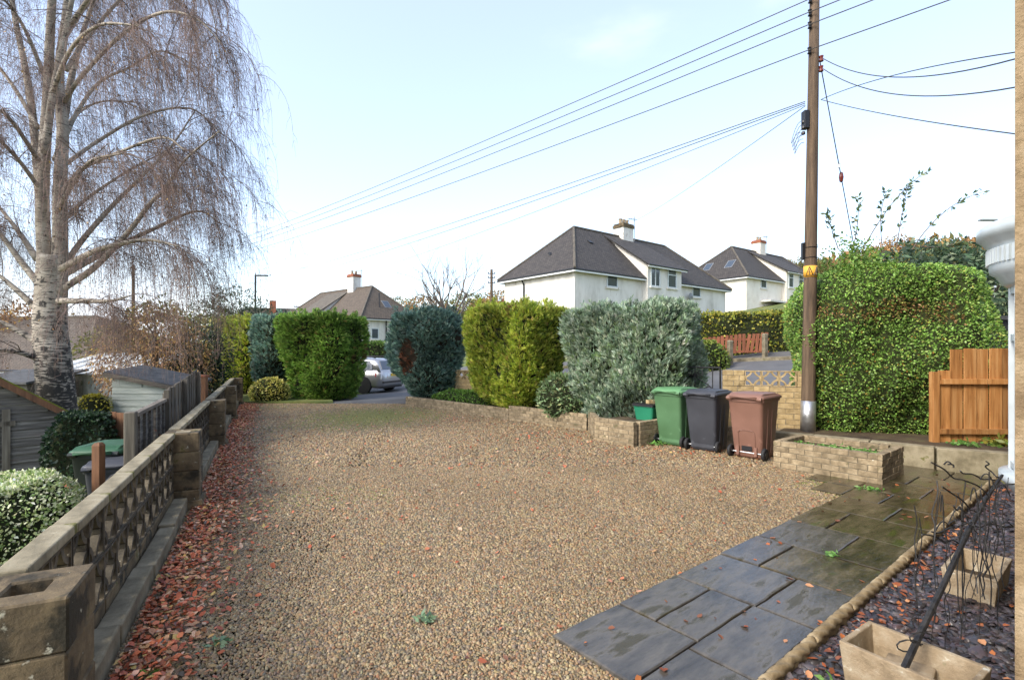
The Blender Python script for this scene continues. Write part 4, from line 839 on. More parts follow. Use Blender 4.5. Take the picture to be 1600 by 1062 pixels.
for a0 in (-.15, 1.0):                                     # printed triangle with a flash, two faces of the band
    mb = MB(); tri = [(-.52, 2.775), (.52, 2.775), (0, 2.93)]
    def seg(p, q, w=.006):
        pts = [on_pole(a0-.5+p[0]+(q[0]-p[0])*k/6, p[1]+(q[1]-p[1])*k/6, .1435) for k in range(7)]; mb.tube(pts, w, 5)
    for i in range(3): seg(tri[i], tri[(i+1) % 3])
    seg((.06, 2.89), (-.1, 2.835)); seg((-.1, 2.835), (.1, 2.84)); seg((.1, 2.84), (-.02, 2.79))
    mb.build('warning_triangle', M['sign_black'], tp)
for z in (3.1, 3.28): MB().tube([on_pole(2*math.pi*k/20, z, .137) for k in range(21)], .006, 5).build('strap', M['black_plastic'], tp)
mb = MB(); mb.box(on_pole(-1.7, 3.22, .16), (.05, .06, .3)); mb.tube([on_pole(-1.7, 3.1, .17), on_pole(-1.9, 2.85, .24), on_pole(-1.2, 2.72, .15)], .006, 5); mb.build('cable_clip', M['black_plastic'], tp)
mb = MB(); mb.box(on_pole(-1.55, 5.55, .17), (.09, .12, .32)); 
for k in range(3): mb.lathe([(.002, 0), (.035, .01), (.03, .06), (.002, .07)], on_pole(-1.5, 5.28+.1*k, .22), 10)
mb.build('junction_box', M['black_plastic'], tp, bevel=.01)
for k in range(4):
    pts = [on_pole(-1.5, 5.35+.06*k, .2)+Vector((-.17*math.sin(math.pi*j/10)-.02*k, 0, -.3*math.sin(math.pi*j/10)**2-.02*j)) for j in range(11)]; MB().tube(pts, .005, 4).build('cable_loop', M['wire'], tp)
ZL = [7.93-.27, 7.7-.27, 7.48-.27, 7.03-.27]
for z in ZL:
    mb = MB(); mb.lathe([(.005, -.05), (.035, -.05), (.02, -.02), (.02, .02), (.035, .05), (.005, .05)], on_pole(-1.15, z, .15), 12); mb.tube([on_pole(-1.15, z-.05, .15), on_pole(-1.15, z-.06, .08)], .01, 5); mb.build('insulator', M['black_plastic'], tp)
for z in (6.62, 6.44):
    mb = MB(); mb.lathe([(.005, -.045), (.04, -.045), (.028, 0), (.04, .045), (.005, .045)], on_pole(1.2, z, .15), 12); mb.build('insulator', M['ceramic'], tp)
def cat(a, b_, sag, n=24):
    a = Vector(a); b_ = Vector(b_); return [a.lerp(b_, i/n)-Vector((0, 0, sag*4*(i/n)*(1-i/n))) for i in range(n+1)]
def wire(label, a, b_, sag, r, group='overhead wires'):
    mb = MB(); mb.tube(cat(a, b_, sag), r, 5); o = mb.build('overhead_wire', M['wire']); tag(o, label, 'wire', group)
FP = Vector((-46.6, 63, 0))
names = ['topmost', 'second highest', 'third highest', 'lowest thick']
for i, z in enumerate(ZL):
    q = Vector((PX, PY, .27))+on_pole(-1.15, z, .19)
    wire(f'{names[i]} power line sloping from the pole to the far left', q, (FP.x, FP.y, 12.0-.35*i), 1.0, .009)
    wire(f'{names[i]} power line running from the pole top to the upper right', q, (26, -12.5, 8.1+(-.25*i if i < 3 else -.9)), .25, .009)
q = Vector((PX, PY, .27))+on_pole(-1.4, 5.87, .2)
wire('upper thin cable from the pole junction sloping left', q, (-40, 70, 11.0), .9, .008); wire('middle thin cable from the pole junction sloping left', q-Vector((0, 0, .03)), (-37, 68, 10.4), .95, .008)
wire('lower thin cable from the pole junction sloping left', q-Vector((0, 0, .06)), (-26, 60, 9.0), .75, .006)
wire('single thin cable from the pole down to the near house chimney', q-Vector((0, 0, .08)), at(990, 346, 37.5), .15, .007)
hp = lambda z: (3.95, 3.3, z)
r_ = Vector((PX, PY, .27))
wire('upper of the drooping cables from the pole to the house right', r_+on_pole(1.3, 6.62, .2), hp(3.85), .34, .007); wire('second drooping cable from the pole to the house right', r_+on_pole(1.3, 6.44, .2), hp(3.6), .34, .007)
wire('nearly straight cable from the pole to the house right', r_+on_pole(1.3, 5.9, .16), hp(3.75), -.12, .006); wire('lowest cable from the pole to the house right', r_+on_pole(1.3, 5.9, .16), hp(3.05), .06, .006)
gy = thing('guy_wire', 'slanting stay wire with a small insulator running down behind the hedge', 'wire', (PX, PY, .27))
g0 = on_pole(1.2, 6.6, .12); g1 = Vector((2.84, 2.0, 0)); MB().tube([g0, g1], .009, 5).build('cable', M['wire'], gy)
gm = g0.lerp(g1, .285); mb = MB(); mb.lathe([(.004, -.1), (.03, -.08), (.042, 0), (.03, .08), (.004, .1)], gm, 12); mb.build('insulator', M['ceramic'], gy)
gm = g0.lerp(g1, .255); mb = MB(); mb.lathe([(.004, -.05), (.02, -.04), (.02, .04), (.004, .05)], gm, 10); mb.build('sleeve', M['white_paint'], gy)

# ------------------------------------------------------------------ orange fence panel
of = thing('board_fence', 'new orange brown boarded fence panel between the hedge and the house', 'fence', (6.62, 8.06, .26), R(-2))
MB().b(-.03, .07, -.06, .04, -.2, 1.13).build('post', M['orange_wood'], of, bevel=.006)
for i in range(7):
    x0 = .085+.196*i; hgt = 1.5-(.34-.28*i if i < 2 else 0)*(1 if i == 0 else .15)-random.uniform(0, .012)
    MB().box((x0+.093, .016*(i % 2), hgt/2), (.184, .02, hgt)).build('board', M['orange_wood'], of, bevel=.003)
for z in (.2, .98): MB().b(.075, 1.44, -.062, -.0125, z-.04, z+.04).build('rail', M['orange_wood'], of, bevel=.004)
df = thing('dark_shed', 'dark boarded shed seen over the orange fence by the bay window', 'shed', (10.3, 10.6, .3))
for i in range(8): MB().b(-1.2+.3*i, -1.2+.3*i+.29, -.02, .02, 0, 2.05).build('board', M['black_stem'], df)
MB().b(-1.25, 1.25, -.1, 1.4, 2.05, 2.13).build('roof', M['felt'], df); MB().b(-1.2, 1.2, .03, 1.35, 0, 2.05).build('wall', M['black_stem'], df)
#@@PART4
# ------------------------------------------------------------------ troughs and dead climber
def trough(label, c, L_, W_, H_, rz):
    t = thing('trough', label, 'planter', c, rz); mb = MB(); th = .028
    out0 = [(-L_*.46, -W_*.43), (L_*.46, -W_*.43), (L_*.46, W_*.43), (-L_*.46, W_*.43)]; out1 = [(-L_/2, -W_/2), (L_/2, -W_/2), (L_/2, W_/2), (-L_/2, W_/2)]
    inn1 = [(x-math.copysign(th, x), y-math.copysign(th, y)) for x, y in out1]; inn0 = [(x-math.copysign(th, x), y-math.copysign(th, y)) for x, y in out0]
    vs_ = [(x, y, 0) for x, y in out0]+[(x, y, H_) for x, y in out1]+[(x, y, H_) for x, y in inn1]+[(x, y, H_*.2) for x, y in inn0]
    fs = [(3, 2, 1, 0), (12, 13, 14, 15)]
    for k in range(4):
        j = (k+1) % 4; fs += [(k, j, 4+j, 4+k), (4+k, 4+j, 8+j, 8+k), (8+k, 8+j, 12+j, 12+k)]
    mb.add(vs_, fs); mb.build('shell', M['terracotta_old'], t, bevel=.006)
    MB().box((0, 0, H_*.22), (L_*.85, W_*.75, .02)).build('compost', M['soil'], t); return t
brz = math.atan2(PB[1], PB[0])
trough('empty weathered stone trough on the slate, farther of the two', (3.38, 3.72, .0), .6, .3, .2, brz)
t1 = trough('weathered stone trough holding the dead climber at the bottom right', (2.0, 2.56, .0), .52, .36, .23, brz-R(95))
MB().box((-.02, .03, .1), (.2, .14, .1), Matrix.Rotation(.2, 3, 'Z')).build('stone', M['terracotta_old'], t1, bevel=.01)
ob = MB().box((-.1, -.08, .1), (.2, .11, .06), Matrix.Rotation(.1, 3, 'Z')).build('tile', M['box_green'], t1)
dc = thing('dead_climber', 'blackened dead climber with a thick stem leaning out of the near trough', 'climber', (1.9, 2.45, .1))
O = Vector((1.9, 2.45, .1))
stem = [at(1412, 1045, 2.45), at(1440, 985, 2.6), at(1478, 905, 2.8), at(1510, 835, 3.0), at(1540, 780, 3.15), at(1566, 742, 3.3)]
mb = MB(); mb.tube([p-O for p in stem], [.016, .0155, .0145, .014, .012, .008], 8); mb.build('stem', M['black_stem'], dc)
rr = random.Random(5)
def wig(a, b_, amp, n=5):
    P = [a.lerp(b_, k/n)+Vector([rr.uniform(-amp, amp) for _ in range(3)])*(1.6 if 0 < k < n else 0) for k in range(n+1)]; P = [P[0]*2-P[1]]+P+[P[-1]*2-P[-2]]; out = []
    for i in range(1, len(P)-2):
        for k in range(4):
            t = k/4; p_, q, r, s = P[i-1], P[i], P[i+1], P[i+2]; out.append(.5*((2*q)+(r-p_)*t+(2*p_-5*q+4*r-s)*t*t+(3*q-p_-3*r+s)*t**3))
    return out+[P[-2]]
for (x0, y0, x1, y1, d0, d1) in ((1545, 775, 1455, 722, 3.1, 3.0), (1530, 800, 1472, 760, 3.1, 2.9), (1555, 750, 1500, 735, 3.3, 3.1), (1520, 815, 1455, 830, 3, 2.9), (1550, 765, 1592, 755, 3.2, 3.2), (1560, 745, 1540, 720, 3.3, 3.3), (1520, 820, 1590, 822, 3, 3.2), (1510, 800, 1490, 790, 3, 2.9), (1500, 850, 1440, 835, 3, 2.8), (1490, 730, 1475, 725, 3, 3)):
    MB().tube([p-O for p in wig(at(x0, y0, d0), at(x1, y1, d1), .012)], .0045, 5).build('twig', M['black_stem'], dc)
for k in range(26):
    x = rr.choice((1434, 1455, 1470, 1478, 1492, 1505, 1515, 1522, 1530, 1538, 1545, 1552, 1560, 1575))+rr.uniform(-7, 7); y0 = rr.uniform(735, 850); y1 = y0+rr.uniform(60, 260); dd = rr.uniform(2.75, 3.15)
    MB().tube([p-O for p in wig(at(x, y0, dd), at(x+rr.uniform(-14, 14), min(y1, 1075), dd+rr.uniform(-.08, .08)), .011)], rr.choice((.002, .003, .0035)), 5).build('twig', M['black_stem'], dc)
for k in range(9):                                         # arching loops
    x = rr.uniform(1450, 1580); y = rr.uniform(745, 850); dd = rr.uniform(2.8, 3.2); a = at(x, y, dd); w = rr.uniform(-.16, .16); h = rr.uniform(.05, .2)
    MB().tube([a+Vector((w*t, .03*t, h*math.sin(t*2.6)))-O for t in [i/10 for i in range(11)]], .0035, 5).build('twig', M['black_stem'], dc)
for (x, y) in ((1425, 1012), (1445, 1000)):
    c = at(x, y, 2.52); MB().tube([c+Vector((.06*math.cos(a), .02, .03*math.sin(a)))-O for a in [i*.6 for i in range(9)]], .004, 5).build('twig', M['black_stem'], dc)

# ------------------------------------------------------------------ the house at the right: stone corner and curved bay
oh = thing('house', 'tan stone house corner with a white curved bay window at the right edge', 'house', (P0[0], P0[1], 0), brz)
# local x = along the path, local y = -across
MB().b(-.76, 9.5, -9.0, -2.1, -.2, 5.3).build('wall', M['stone_house'], oh)
mb = MB(); mb.hexa([(-1.1, -9.4, 5.301), (9.9, -9.4, 5.301), (9.9, -1.8, 5.301), (-1.1, -1.8, 5.301)], [(2.2, -5.7, 8.2), (6.4, -5.7, 8.2), (6.4, -5.5, 8.2), (2.2, -5.5, 8.2)]); mb.build('roof', M['tiles_dark'], oh)
bay = MB(); BC = (4.3, -2.1)
def arc(r, z, n=30): return [(BC[0]-r*math.cos(math.pi*k/n), BC[1]+r*math.sin(math.pi*k/n), z) for k in range(n+1)]
def half(prof, name, mat_, parent, n=40, smooth=True):
    mb = MB(); mb.sweep([arc(r, z, n) for r, z in prof], closed=False); return mb.build(name, mat_, parent, smooth)
bw2 = half([(.60, .6), (.60, .7)], 'bay_window', M['upvc'], oh)
half([(.30, 2.30), (.62, 2.30), (.66, 2.33), (.70, 2.40), (.74, 2.43), (.745, 2.48), (.745, 2.65), (.77, 2.67), (.80, 2.72), (.83, 2.74), (.83, 2.81), (.79, 2.85), (.4, 2.95), (.02, 2.99)], 'canopy', M['upvc'], bw2)
mb = MB()
for k in range(44):
    a = math.pi*(k+.5)/44; mb.box((BC[0]-.75*math.cos(a), BC[1]+.75*math.sin(a), 2.565), (.03, .026, .13), Matrix.Rotation(-a, 3, 'Z'))
mb.build('dentil_band', M['upvc'], bw2)
half([(.2, .26), (.45, .3), (.66, .58), (.68, .6), (.68, .66), (.6, .68)], 'cill', M['upvc'], bw2)
half([(.565, .66), (.565, 2.32)], 'glazing', M['glass'], bw2, smooth=False)
for k in range(7):
    a = math.pi*k/6; MB().box((BC[0]-.585*math.cos(a), BC[1]+.585*math.sin(a), 1.49), (.06, .07, 1.66), Matrix.Rotation(-a, 3, 'Z')).build('mullion', M['upvc'], bw2, bevel=.008)
for z in (.72, 1.85, 2.27): half([(.56, z-.03), (.6, z-.03), (.6, z+.03), (.56, z+.03)], 'rail', M['upvc'], bw2, smooth=False)
lp = thing('street_lamp', 'slim pale street lamp head poking up beside the bay canopy', 'street lamp', (at(1555, 500, 24).x, 24, 3.5))
mb = MB(); mb.tube([(0, 0, -1.5), (0, 0, 4.25)], .05, 8); mb.build('post', M['galv'], lp); MB().box((-.35, 0, 4.28), (.75, .22, .07)).build('lamp_head', M['frame_grey'], lp)

# ------------------------------------------------------------------ houses across the street
def roof_mesh(L_, D_, ze, rise, ov=.35, name='roof', mat_=None, parent=None, thick=.09):
    """hipped roof with UVs in metres, fascia under its edge"""
    x0, x1, y0, y1 = -ov, L_+ov, -ov, D_+ov; hw = min(x1-x0, y1-y0)/2; slope = rise/(min(L_, D_)/2); ze2 = ze-ov*slope*.45
    rz = ze2+hw*slope*(rise/(rise+ov*slope*.0+1e-9))
    rz = ze+rise
    if L_ >= D_: r0, r1 = (x0+hw, (y0+y1)/2, rz), (x1-hw, (y0+y1)/2, rz)
    else: r0, r1 = ((x0+x1)/2, y0+hw, rz), ((x0+x1)/2, y1-hw, rz)
    c = [(x0, y0, ze2), (x1, y0, ze2), (x1, y1, ze2), (x0, y1, ze2)]
    faces = [[c[0], c[1], r1, r0], [c[1], c[2], r1], [c[2], c[3], r0, r1], [c[3], c[0], r0]] if L_ >= D_ else [[c[0], c[1], r0], [c[1], c[2], r1, r0], [c[2], c[3], r1], [c[3], c[0], r0, r1]]
    bm = bmesh.new(); uvl = bm.loops.layers.uv.new('UVMap')
    for f in faces:
        vs_ = [bm.verts.new(p) for p in f]; fc = bm.faces.new(vs_); o = Vector(f[0]); e = (Vector(f[1])-o).normalized(); nrm = e.cross(Vector(f[2])-o).normalized(); up = nrm.cross(e)
        for lp_, p in zip(fc.loops, f): q = Vector(p)-o; lp_[uvl].uv = (q.dot(e), q.dot(up))
    bt = [bm.verts.new((p[0], p[1], p[2]-.03)) for p in c]; bm.faces.new(bt[::-1])
    m = bpy.data.meshes.new(name); bm.to_mesh(m); bm.free(); m.materials.append(mat_); o = link(name, m, None, parent)
    mb = MB(); hips = [(c[0], r0), (c[1], r1 if L_ >= D_ else r0), (c[2], r1), (c[3], r0 if L_ >= D_ else r1), (r0, r1)]
    for a, b_ in hips: mb.tube([Vector(a)+Vector((0, 0, .02)), Vector(b_)+Vector((0, 0, .02))], .085, 6)
    mb.build('ridge_tiles', M['ridge'], o)
    mb = MB()
    for i in range(4):
        a, b_ = Vector(c[i]), Vector(c[(i+1) % 4]); d = (b_-a).normalized(); nn = Vector((d.y, -d.x, 0)); mid = (a+b_)/2-Vector((0, 0, .12))-nn*.03
        mb.box(mid, ((b_-a).length-.05 if i % 2 == 0 else .05, .05 if i % 2 == 0 else (b_-a).length-.16, .17))
    mb.build('fascia', M['white_paint'], o)
    mb = MB()
    for i in range(4):
        a, b_ = Vector(c[i]), Vector(c[(i+1) % 4]); mb.tube([a-Vector((0, 0, .06)), b_-Vector((0, 0, .06))], .055, 6)
    mb.build('gutter', M['black_plastic'], o); return o, rz
def window(parent, p, w, h, face, style=0):
    """p = lower left corner in house frame; face 'front' (y=0 plane) or 'side' (x=0 plane)"""
    x, z, off = p; e = .06
    def B(mb, a0, a1, z0, z1, d0, d1):
        if face == 'front': mb.b(a0, a1, off-d1, off-d0, z0, z1)
        else: mb.b(off-d1, off-d0, a0, a1, z0, z1)
    mb = MB(); B(mb, x, x+w, z, z+e, -.02, .05); B(mb, x, x+w, z+h-e, z+h, -.02, .05); B(mb, x, x+e, z+e, z+h-e, -.02, .05); B(mb, x+w-e, x+w, z+e, z+h-e, -.02, .05)
    if style in (1, 3): B(mb, x+w/2-.035, x+w/2+.035, z+e, z+h-e, -.02, .045)
    if style in (2, 3): B(mb, x+e, x+w-e, z+h*.68, z+h*.68+.06, -.02, .045)
    f = mb.build('window', M['upvc'], parent)
    mb = MB(); B(mb, x+e, x+w-e, z+e, z+h-e, -.03, .012); mb.build('pane', M['glass'], f)
    mb = MB(); B(mb, x-.12, x+w+.12, z-.12, z-.01, -.02, .12); mb.build('sill', M['render_white'], f); return f
def house(label, C_, rz, L_, D_, z0, ze, rise, wallmat, roofmat, front=(), side=(), dormer=None, chim=(), skylights=(), pipe=True):
    h = thing('house', label, 'house', (C_[0], C_[1], 0), rz, 'hipped roof houses across the street')
    MB().b(0, L_, 0, D_, z0, ze-.02).build('wall', wallmat, h)
    rf, zr = roof_mesh(L_, D_, ze, rise, .35, 'roof', roofmat, h)
    for x, z, w, hh, st in front: window(h, (x, z, -.46 if dormer and dormer[0] < x < dormer[1] and z > ze-1.2 else 0), w, hh, 'front', st)
    for x, z, w, hh, st in side: window(h, (x, z, 0), w, hh, 'side', st)
    if dormer:
        x0, x1, zt = dormer; sl = rise/(D_/2); yb = D_/2*.86; zb = ze+rise*.86
        mb = MB(); mb.hexa([(x0, -.46, ze-2.2), (x1, -.46, ze-2.2), (x1, .5, ze-2.2), (x0, .5, ze-2.2)], [(x0, -.46, zt), (x1, -.46, zt), (x1, yb, zb+.02), (x0, yb, zb+.02)]); dm = mb.build('dormer', wallmat, h)
        bm = bmesh.new(); uvl = bm.loops.layers.uv.new('UVMap'); P_ = [(x0-.3, -.75, zt-.02), (x1+.3, -.75, zt-.02), (x1+.3, D_/2, zr-.02), (x0-.3, D_/2, zr-.02)]
        vs_ = [bm.verts.new(p) for p in P_]; lo = [bm.verts.new((p[0], p[1], p[2]-.1)) for p in P_]; fc = bm.faces.new(vs_)
        for lp_, uv in zip(fc.loops, ((0, 0), (x1-x0+.6, 0), (x1-x0+.6, D_/2), (0, D_/2))): lp_[uvl].uv = uv
        for i in range(4): bm.faces.new((vs_[i], lo[i], lo[(i+1) % 4], vs_[(i+1) % 4]))
        bm.faces.new(lo[::-1]); m = bpy.data.meshes.new('dormer_roof'); bm.to_mesh(m); bm.free(); m.materials.append(roofmat); dr = link('dormer_roof', m, None, dm)
        MB().b(x0-.28, x1+.28, -.76, -.72, zt-.2, zt-.06).build('fascia', M['white_paint'], dm)
        MB().tube([(x0-.3, -.8, zt-.06), (x1+.3, -.8, zt-.06)], .05, 6).build('gutter', M['black_plastic'], dm)
    for cx, cy, w, d, zt, npots, brick in chim:
        mb = MB(); mb.b(cx-w/2, cx+w/2, cy-d/2, cy+d/2, zr-1.5, zt-.3); ck = mb.build('chimney', wallmat, h)
        mb = MB(); mb.b(cx-w/2-.07, cx+w/2+.07, cy-d/2-.07, cy+d/2+.07, zt-.3, zt-.12); mb.b(cx-w/2-.02, cx+w/2+.02, cy-d/2-.02, cy+d/2+.02, zt-.12, zt); mb.build('cap', M['pot'] if brick else M['pillar'], ck)
        for k in range(npots): mb = MB(); mb.lathe([(.1, zt), (.13, zt+.05), (.11, zt+.3), (.14, zt+.33), (.14, zt+.38), (.08, zt+.38)], (cx-w/2+w*(k+.5)/npots, cy, 0), 12); mb.build('chimney_pot', M['terracotta_old'], ck)
        mb = MB(); mx = cx+w/2+.05; mb.tube([(mx, cy-d/2-.05, zr-.3), (mx, cy-d/2-.05, zt+.6)], .025, 6); mb.tube([(mx-.7, cy-d/2-.05, zt+.35), (mx+.3, cy-d/2-.05, zt+.45)], .015, 5)
        for k in range(6): xx = mx-.65+.15*k; mb.tube([(xx, cy-d/2-.25, zt+.36), (xx, cy-d/2+.15, zt+.36)], .01, 4)
        mb.build('aerial', M['frame_grey'], ck)
    for fx, fy_, w, hh, fc in skylights:
        sl = rise/(min(L_, D_)/2); a = math.atan(sl)
        if fc == 'front': c = Vector((fx, fy_, ze+fy_*sl+.06)); rot = Matrix.Rotation(a, 3, 'X')
        else: c = Vector((fx, fy_, ze+fx*sl+.06)); rot = Matrix.Rotation(-a, 3, 'Y')@Matrix.Rotation(math.pi/2, 3, 'Z')
        mb = MB(); mb.box(c, (w, hh, .1), rot); s_ = mb.build('roof_window', M['frame_grey'], h)
        mb = MB(); mb.box(c+rot@Vector((0, 0, .03)), (w-.14, hh-.14, .06), rot); mb.build('pane', M['glass'], s_)
    if pipe:
        mb = MB(); mb.tube([(-.3, D_*.68, ze-.25), (-.12, D_*.68, ze-.55), (-.08, D_*.68, ze-.7), (-.08, D_*.68, z0)], .05, 7); mb.build('downpipe', M['black_plastic'], h)
    return h, rf
hA, rA = house('white house with dark hipped roof and windowed dormer, nearest across the street', (3.675, 30), math.atan2(.626, .78), 17.0, 6.7, .8, 6.6, 3.4, M['render_white'], M['tiles_dark'],
    front=[(2.82, 5.62, 1.0, .72, 0), (12.3, 5.6, 1.05, .74, 0), (6.65, 5.9, 1.0, 1.25, 1), (8.55, 5.95, 1.0, 1.25, 2), (3.0, 2.6, 1.5, 1.2, 1)], dormer=(6.35, 10.2, 7.3), chim=[(8.6, 3.35, 1.15, .9, 10.95, 3, False)])
mb = MB()
for (x, y, z) in ((1.2, 3.3, 0), (3.6, 2.1, 0), (11.5, 2.1, 0)): 
    zz = 6.6+min(x if x < 3 else 9, y)*(3.4/3.35); MB().box((x, y, zz+.08), (.32, .3, .12), Matrix.Rotation(.7, 3, 'X')).build('roof_vent', M['black_plastic'], rA)
mb = MB(); mb.lathe([(.01, 0), (.25, .06), (.27, .09), (.01, .05)], (11.7, -.35, 5.55), 16, 'y'); mb.build('satellite_dish', M['frame_grey'], hA); MB().tube([(11.7, -.02, 5.5), (11.7, -.3, 5.55)], .02, 5).build('dish_arm', M['frame_grey'], hA)
hB, rB = house('white house with roof windows, half hidden behind the nearer white house', (20.6, 45), math.atan2(.59, .81), 17.0, 7.0, 2.6, 8.3, 3.4, M['render_cream'], M['tiles_dark'],
    front=[(2.4, 7.3, .95, .75, 0), (6.6, 7.6, .9, 1.3, 2), (8.6, 7.6, .9, 1.3, 2), (4.6, 4.6, 1.6, 1.3, 3)], side=[(3.9, 4.6, 1.1, 1.1, 0), (4.0, 6.9, .9, .8, 0)], dormer=(6.2, 10.4, 9.1), chim=[(8.6, 3.5, 1.1, .9, 12.9, 2, True)], skylights=[(1.3, 2.3, .8, 1.1, 'side'), (1.3, 4.6, .8, 1.1, 'side')])
MB().b(2.4, 5.4, -.9, -.02, 6.0, 6.15).build('porch_canopy', M['render_white'], hB); MB().b(3.1, 3.95, -.03, .02, 3.6, 5.7).build('door', M['white_paint'], hB)
hC, rC = house('white house with mossy brown hipped roof behind the big green conifer', (-13.87, 47.3), math.atan2(.755, .656), 6.6, 16.8, -.5, 4.8, 3.3, M['render_white'], M['tiles_brown'],
    front=[(3.6, 2.6, 1.0, 1.2, 1), (1.0, 2.7, .8, 1.0, 0)], side=[(4, 3.2, 1.1, 1.1, 1), (9, 3.2, 1.1, 1.1, 1)], chim=[(3.3, 6.6, .9, 1.1, 9.6, 2, True)], skylights=[(3.6, 1.3, .8, 1.0, 'front')], pipe=False)
MB().tube([(2.6, -.12, -.5), (2.6, -.12, 4.6), (2.55, .9, 5.6), (2.55, 1.0, 7.2)], .07, 7).build('soil_pipe', M['black_plastic'], hC)
mb = MB(); mb.hexa([(-.1, 7.4, 4.6), (-.1, 11.2, 4.6), (.4, 11.2, 4.9), (.4, 7.4, 4.9)], [(-.1, 7.4, 5.5), (-.1, 11.2, 5.5), (2.8, 11.2, 7.6), (2.8, 7.4, 7.6)]); dmC = mb.build('dormer', M['render_white'], hC); mb = MB(); mb.hexa([(-.4, 7.2, 5.42), (-.4, 11.4, 5.42), (3.0, 11.4, 7.74), (3.0, 7.2, 7.74)], [(-.4, 7.2, 5.52), (-.4, 11.4, 5.52), (3.0, 11.4, 7.84), (3.0, 7.2, 7.84)]); mb.build('dormer_roof', M['ridge'], dmC)
# far roofs at the left
def far_house(label, x, y, rz, L_, D_, ze, rise, roofm, wallm=None, chim=True):
    h = thing('house', label, 'house', (x, y, 0), rz, 'distant houses'); MB().b(0, L_, 0, D_, ze-6, ze).build('wall', wallm or M['render_cream'], h); roof_mesh(L_, D_, ze, rise, .35, 'roof', roofm, h)
    for k in range(3): window(h, (L_*(.15+.28*k), ze-2.0, 0), 1.1, 1.1, 'front', 1)
    if chim: MB().b(L_*.48, L_*.48+.8, D_*.4, D_*.4+.7, ze+rise-1, ze+rise+1.1).build('chimney', M['pot'], h)
    return h
far_house('low house with a wide brown tiled roof behind the birch trunk', -36, 26, R(-10), 17, 9, .9, 2.6, M['tiles_brown'], chim=False)
far_house('brown roofed house behind the black street lamp', -39, 66, R(20), 14, 8, 4.2, 3.2, M['tiles_brown'])
far_house('dark roofed house wrapped in scaffolding beyond the street lamp', -33, 78, R(8), 10, 8, 5.6, 3.0, M['tiles_brown'])
for i, (x, y, lb) in enumerate(((-38, 205, 'small pale house on the hill, leftmost above the blue conifer'), (-29, 198, 'small house on the hillside below the bare tree'), (-17, 205, 'small house on the hillside just right of the bare tree'), (-8, 200, 'small house on the hill beside the distant pole'), (-2, 215, 'small pale house on the hill nearest the white house gable'))):
    far_house(lb, x, y, R(random.uniform(-25, 30)), 9, 7, gz(x, y)+6.0+random.uniform(0, 2), 2.8, M['tiles_brown'], random.choice((M['render_white'], M['pot'])))
sc = thing('scaffold', 'tube scaffolding around the far roof left of the brown hipped roof', 'scaffold', (-31.5, 74, 0), R(8)); mb = MB()
for x in (0, 1.8, 3.6, 5.4):
    for y in (0, 1.2): mb.tube([(x, y, 0), (x, y, 8.2)], .05, 5)
mb.build('upright', M['galv'], sc); mb = MB()
for z in (5.2, 6.2, 7.2, 7.9):
    for y in (0, 1.2): mb.tube([(-.3, y, z), (5.7, y, z)], .05, 5)
mb.tube([(0, 0, 5.2), (1.8, 0, 7.2)], .05, 5); mb.build('rail', M['galv'], sc); MB().b(-.3, 5.7, 0, 1.2, 5.2, 5.26).build('deck', M['old_wood'], sc)
sl = thing('street_lamp', 'slim black street lamp with a flat head above the yellow conifer', 'street lamp', (at(399, 500, 36).x, 36, -1.0))
MB().tube([(0, 0, 0), (0, 0, 7.9)], [.09, .06], 8).build('post', M['black_plastic'], sl); MB().box((.42, 0, 7.9), (.85, .26, .08)).build('lamp_head', M['black_plastic'], sl); MB().tube([(0, 0, 7.9), (0, 0, 8.1)], .03, 6).build('sensor', M['black_plastic'], sl)
fp = thing('telegraph_pole', 'distant telegraph pole seen through the hanging birch twigs', 'telegraph pole', (-46.6, 63, 0)); MB().tube([(0, 0, -2), (0, 0, 12.1)], [.24, .17], 10).build('pole_shaft', M['pole'], fp); MB().box((0, 0, 11.6), (.1, 1.2, .12)).build('crossarm', M['pole'], fp)
fp = thing('telegraph_pole', 'distant telegraph pole left of the white house gable', 'telegraph pole', (at(768, 0, 50).x, 50, 1.8)); MB().tube([(0, 0, 0), (0, 0, 7.7)], [.17, .13], 10).build('pole_shaft', M['pole'], fp)
mb = MB()
for z in (7.3, 6.9, 6.4): mb.box((0, 0, z), (.75, .08, .08)); mb.lathe([(.01, 0), (.06, .03), (.05, .14), (.01, .16)], (.32, 0, z), 8); mb.lathe([(.01, 0), (.06, .03), (.05, .14), (.01, .16)], (-.32, 0, z), 8)
mb.build('crossarm', M['black_plastic'], fp)
# red pickets and posts across the street
pk = thing('picket_fence', 'leaning red brown picket fence across the street beneath the loose hedge', 'fence', (6.35, 17.0, gz(6.35, 17.0)+.3), R(-9))
for i in range(15): o = MB().box((0, 0, 0), (.095, .02, .62)).build('picket', M['red_wood'], pk); o.location = (.06+.135*i, 0, .34+.012*i+random.uniform(-.02, .02)); o.rotation_euler = (0, random.uniform(-.04, .08)+(.1 if i > 9 else 0), 0)
for z in (.15, .55): MB().b(0, 2.05, .012, .05, z, z+.07).build('rail', M['red_wood'], pk)
for x, y, h, lb in ((6.9, 16.2, .78, 'grey concrete post in front of the red pickets'), (8.05, 16.3, .82, 'grey timber gatepost at the right end of the red pickets')):
    p = thing('gatepost', lb, 'post', (x, y, gz(x, y)), R(20)); mb = MB(); mb.box((0, 0, h/2), (.13, .13, h)); mb.build('post_shaft', M['kerb'], p, bevel=.01); mb = MB(); mb.box((0, 0, h+.02), (.15, .15, .05), taper=.6); mb.build('post_cap', M['kerb'], p)
P = np.c_[rng.uniform(4.5, 10, 5000), np.zeros(5000), np.zeros(5000)]; tt = rng.uniform(18.45, 19.9, 5000); P[:, 1] = (tt-.694*P[:, 0])/.72; P[:, 2] = [gz(a, b_)+.0 for a, b_ in P[:, :2]]
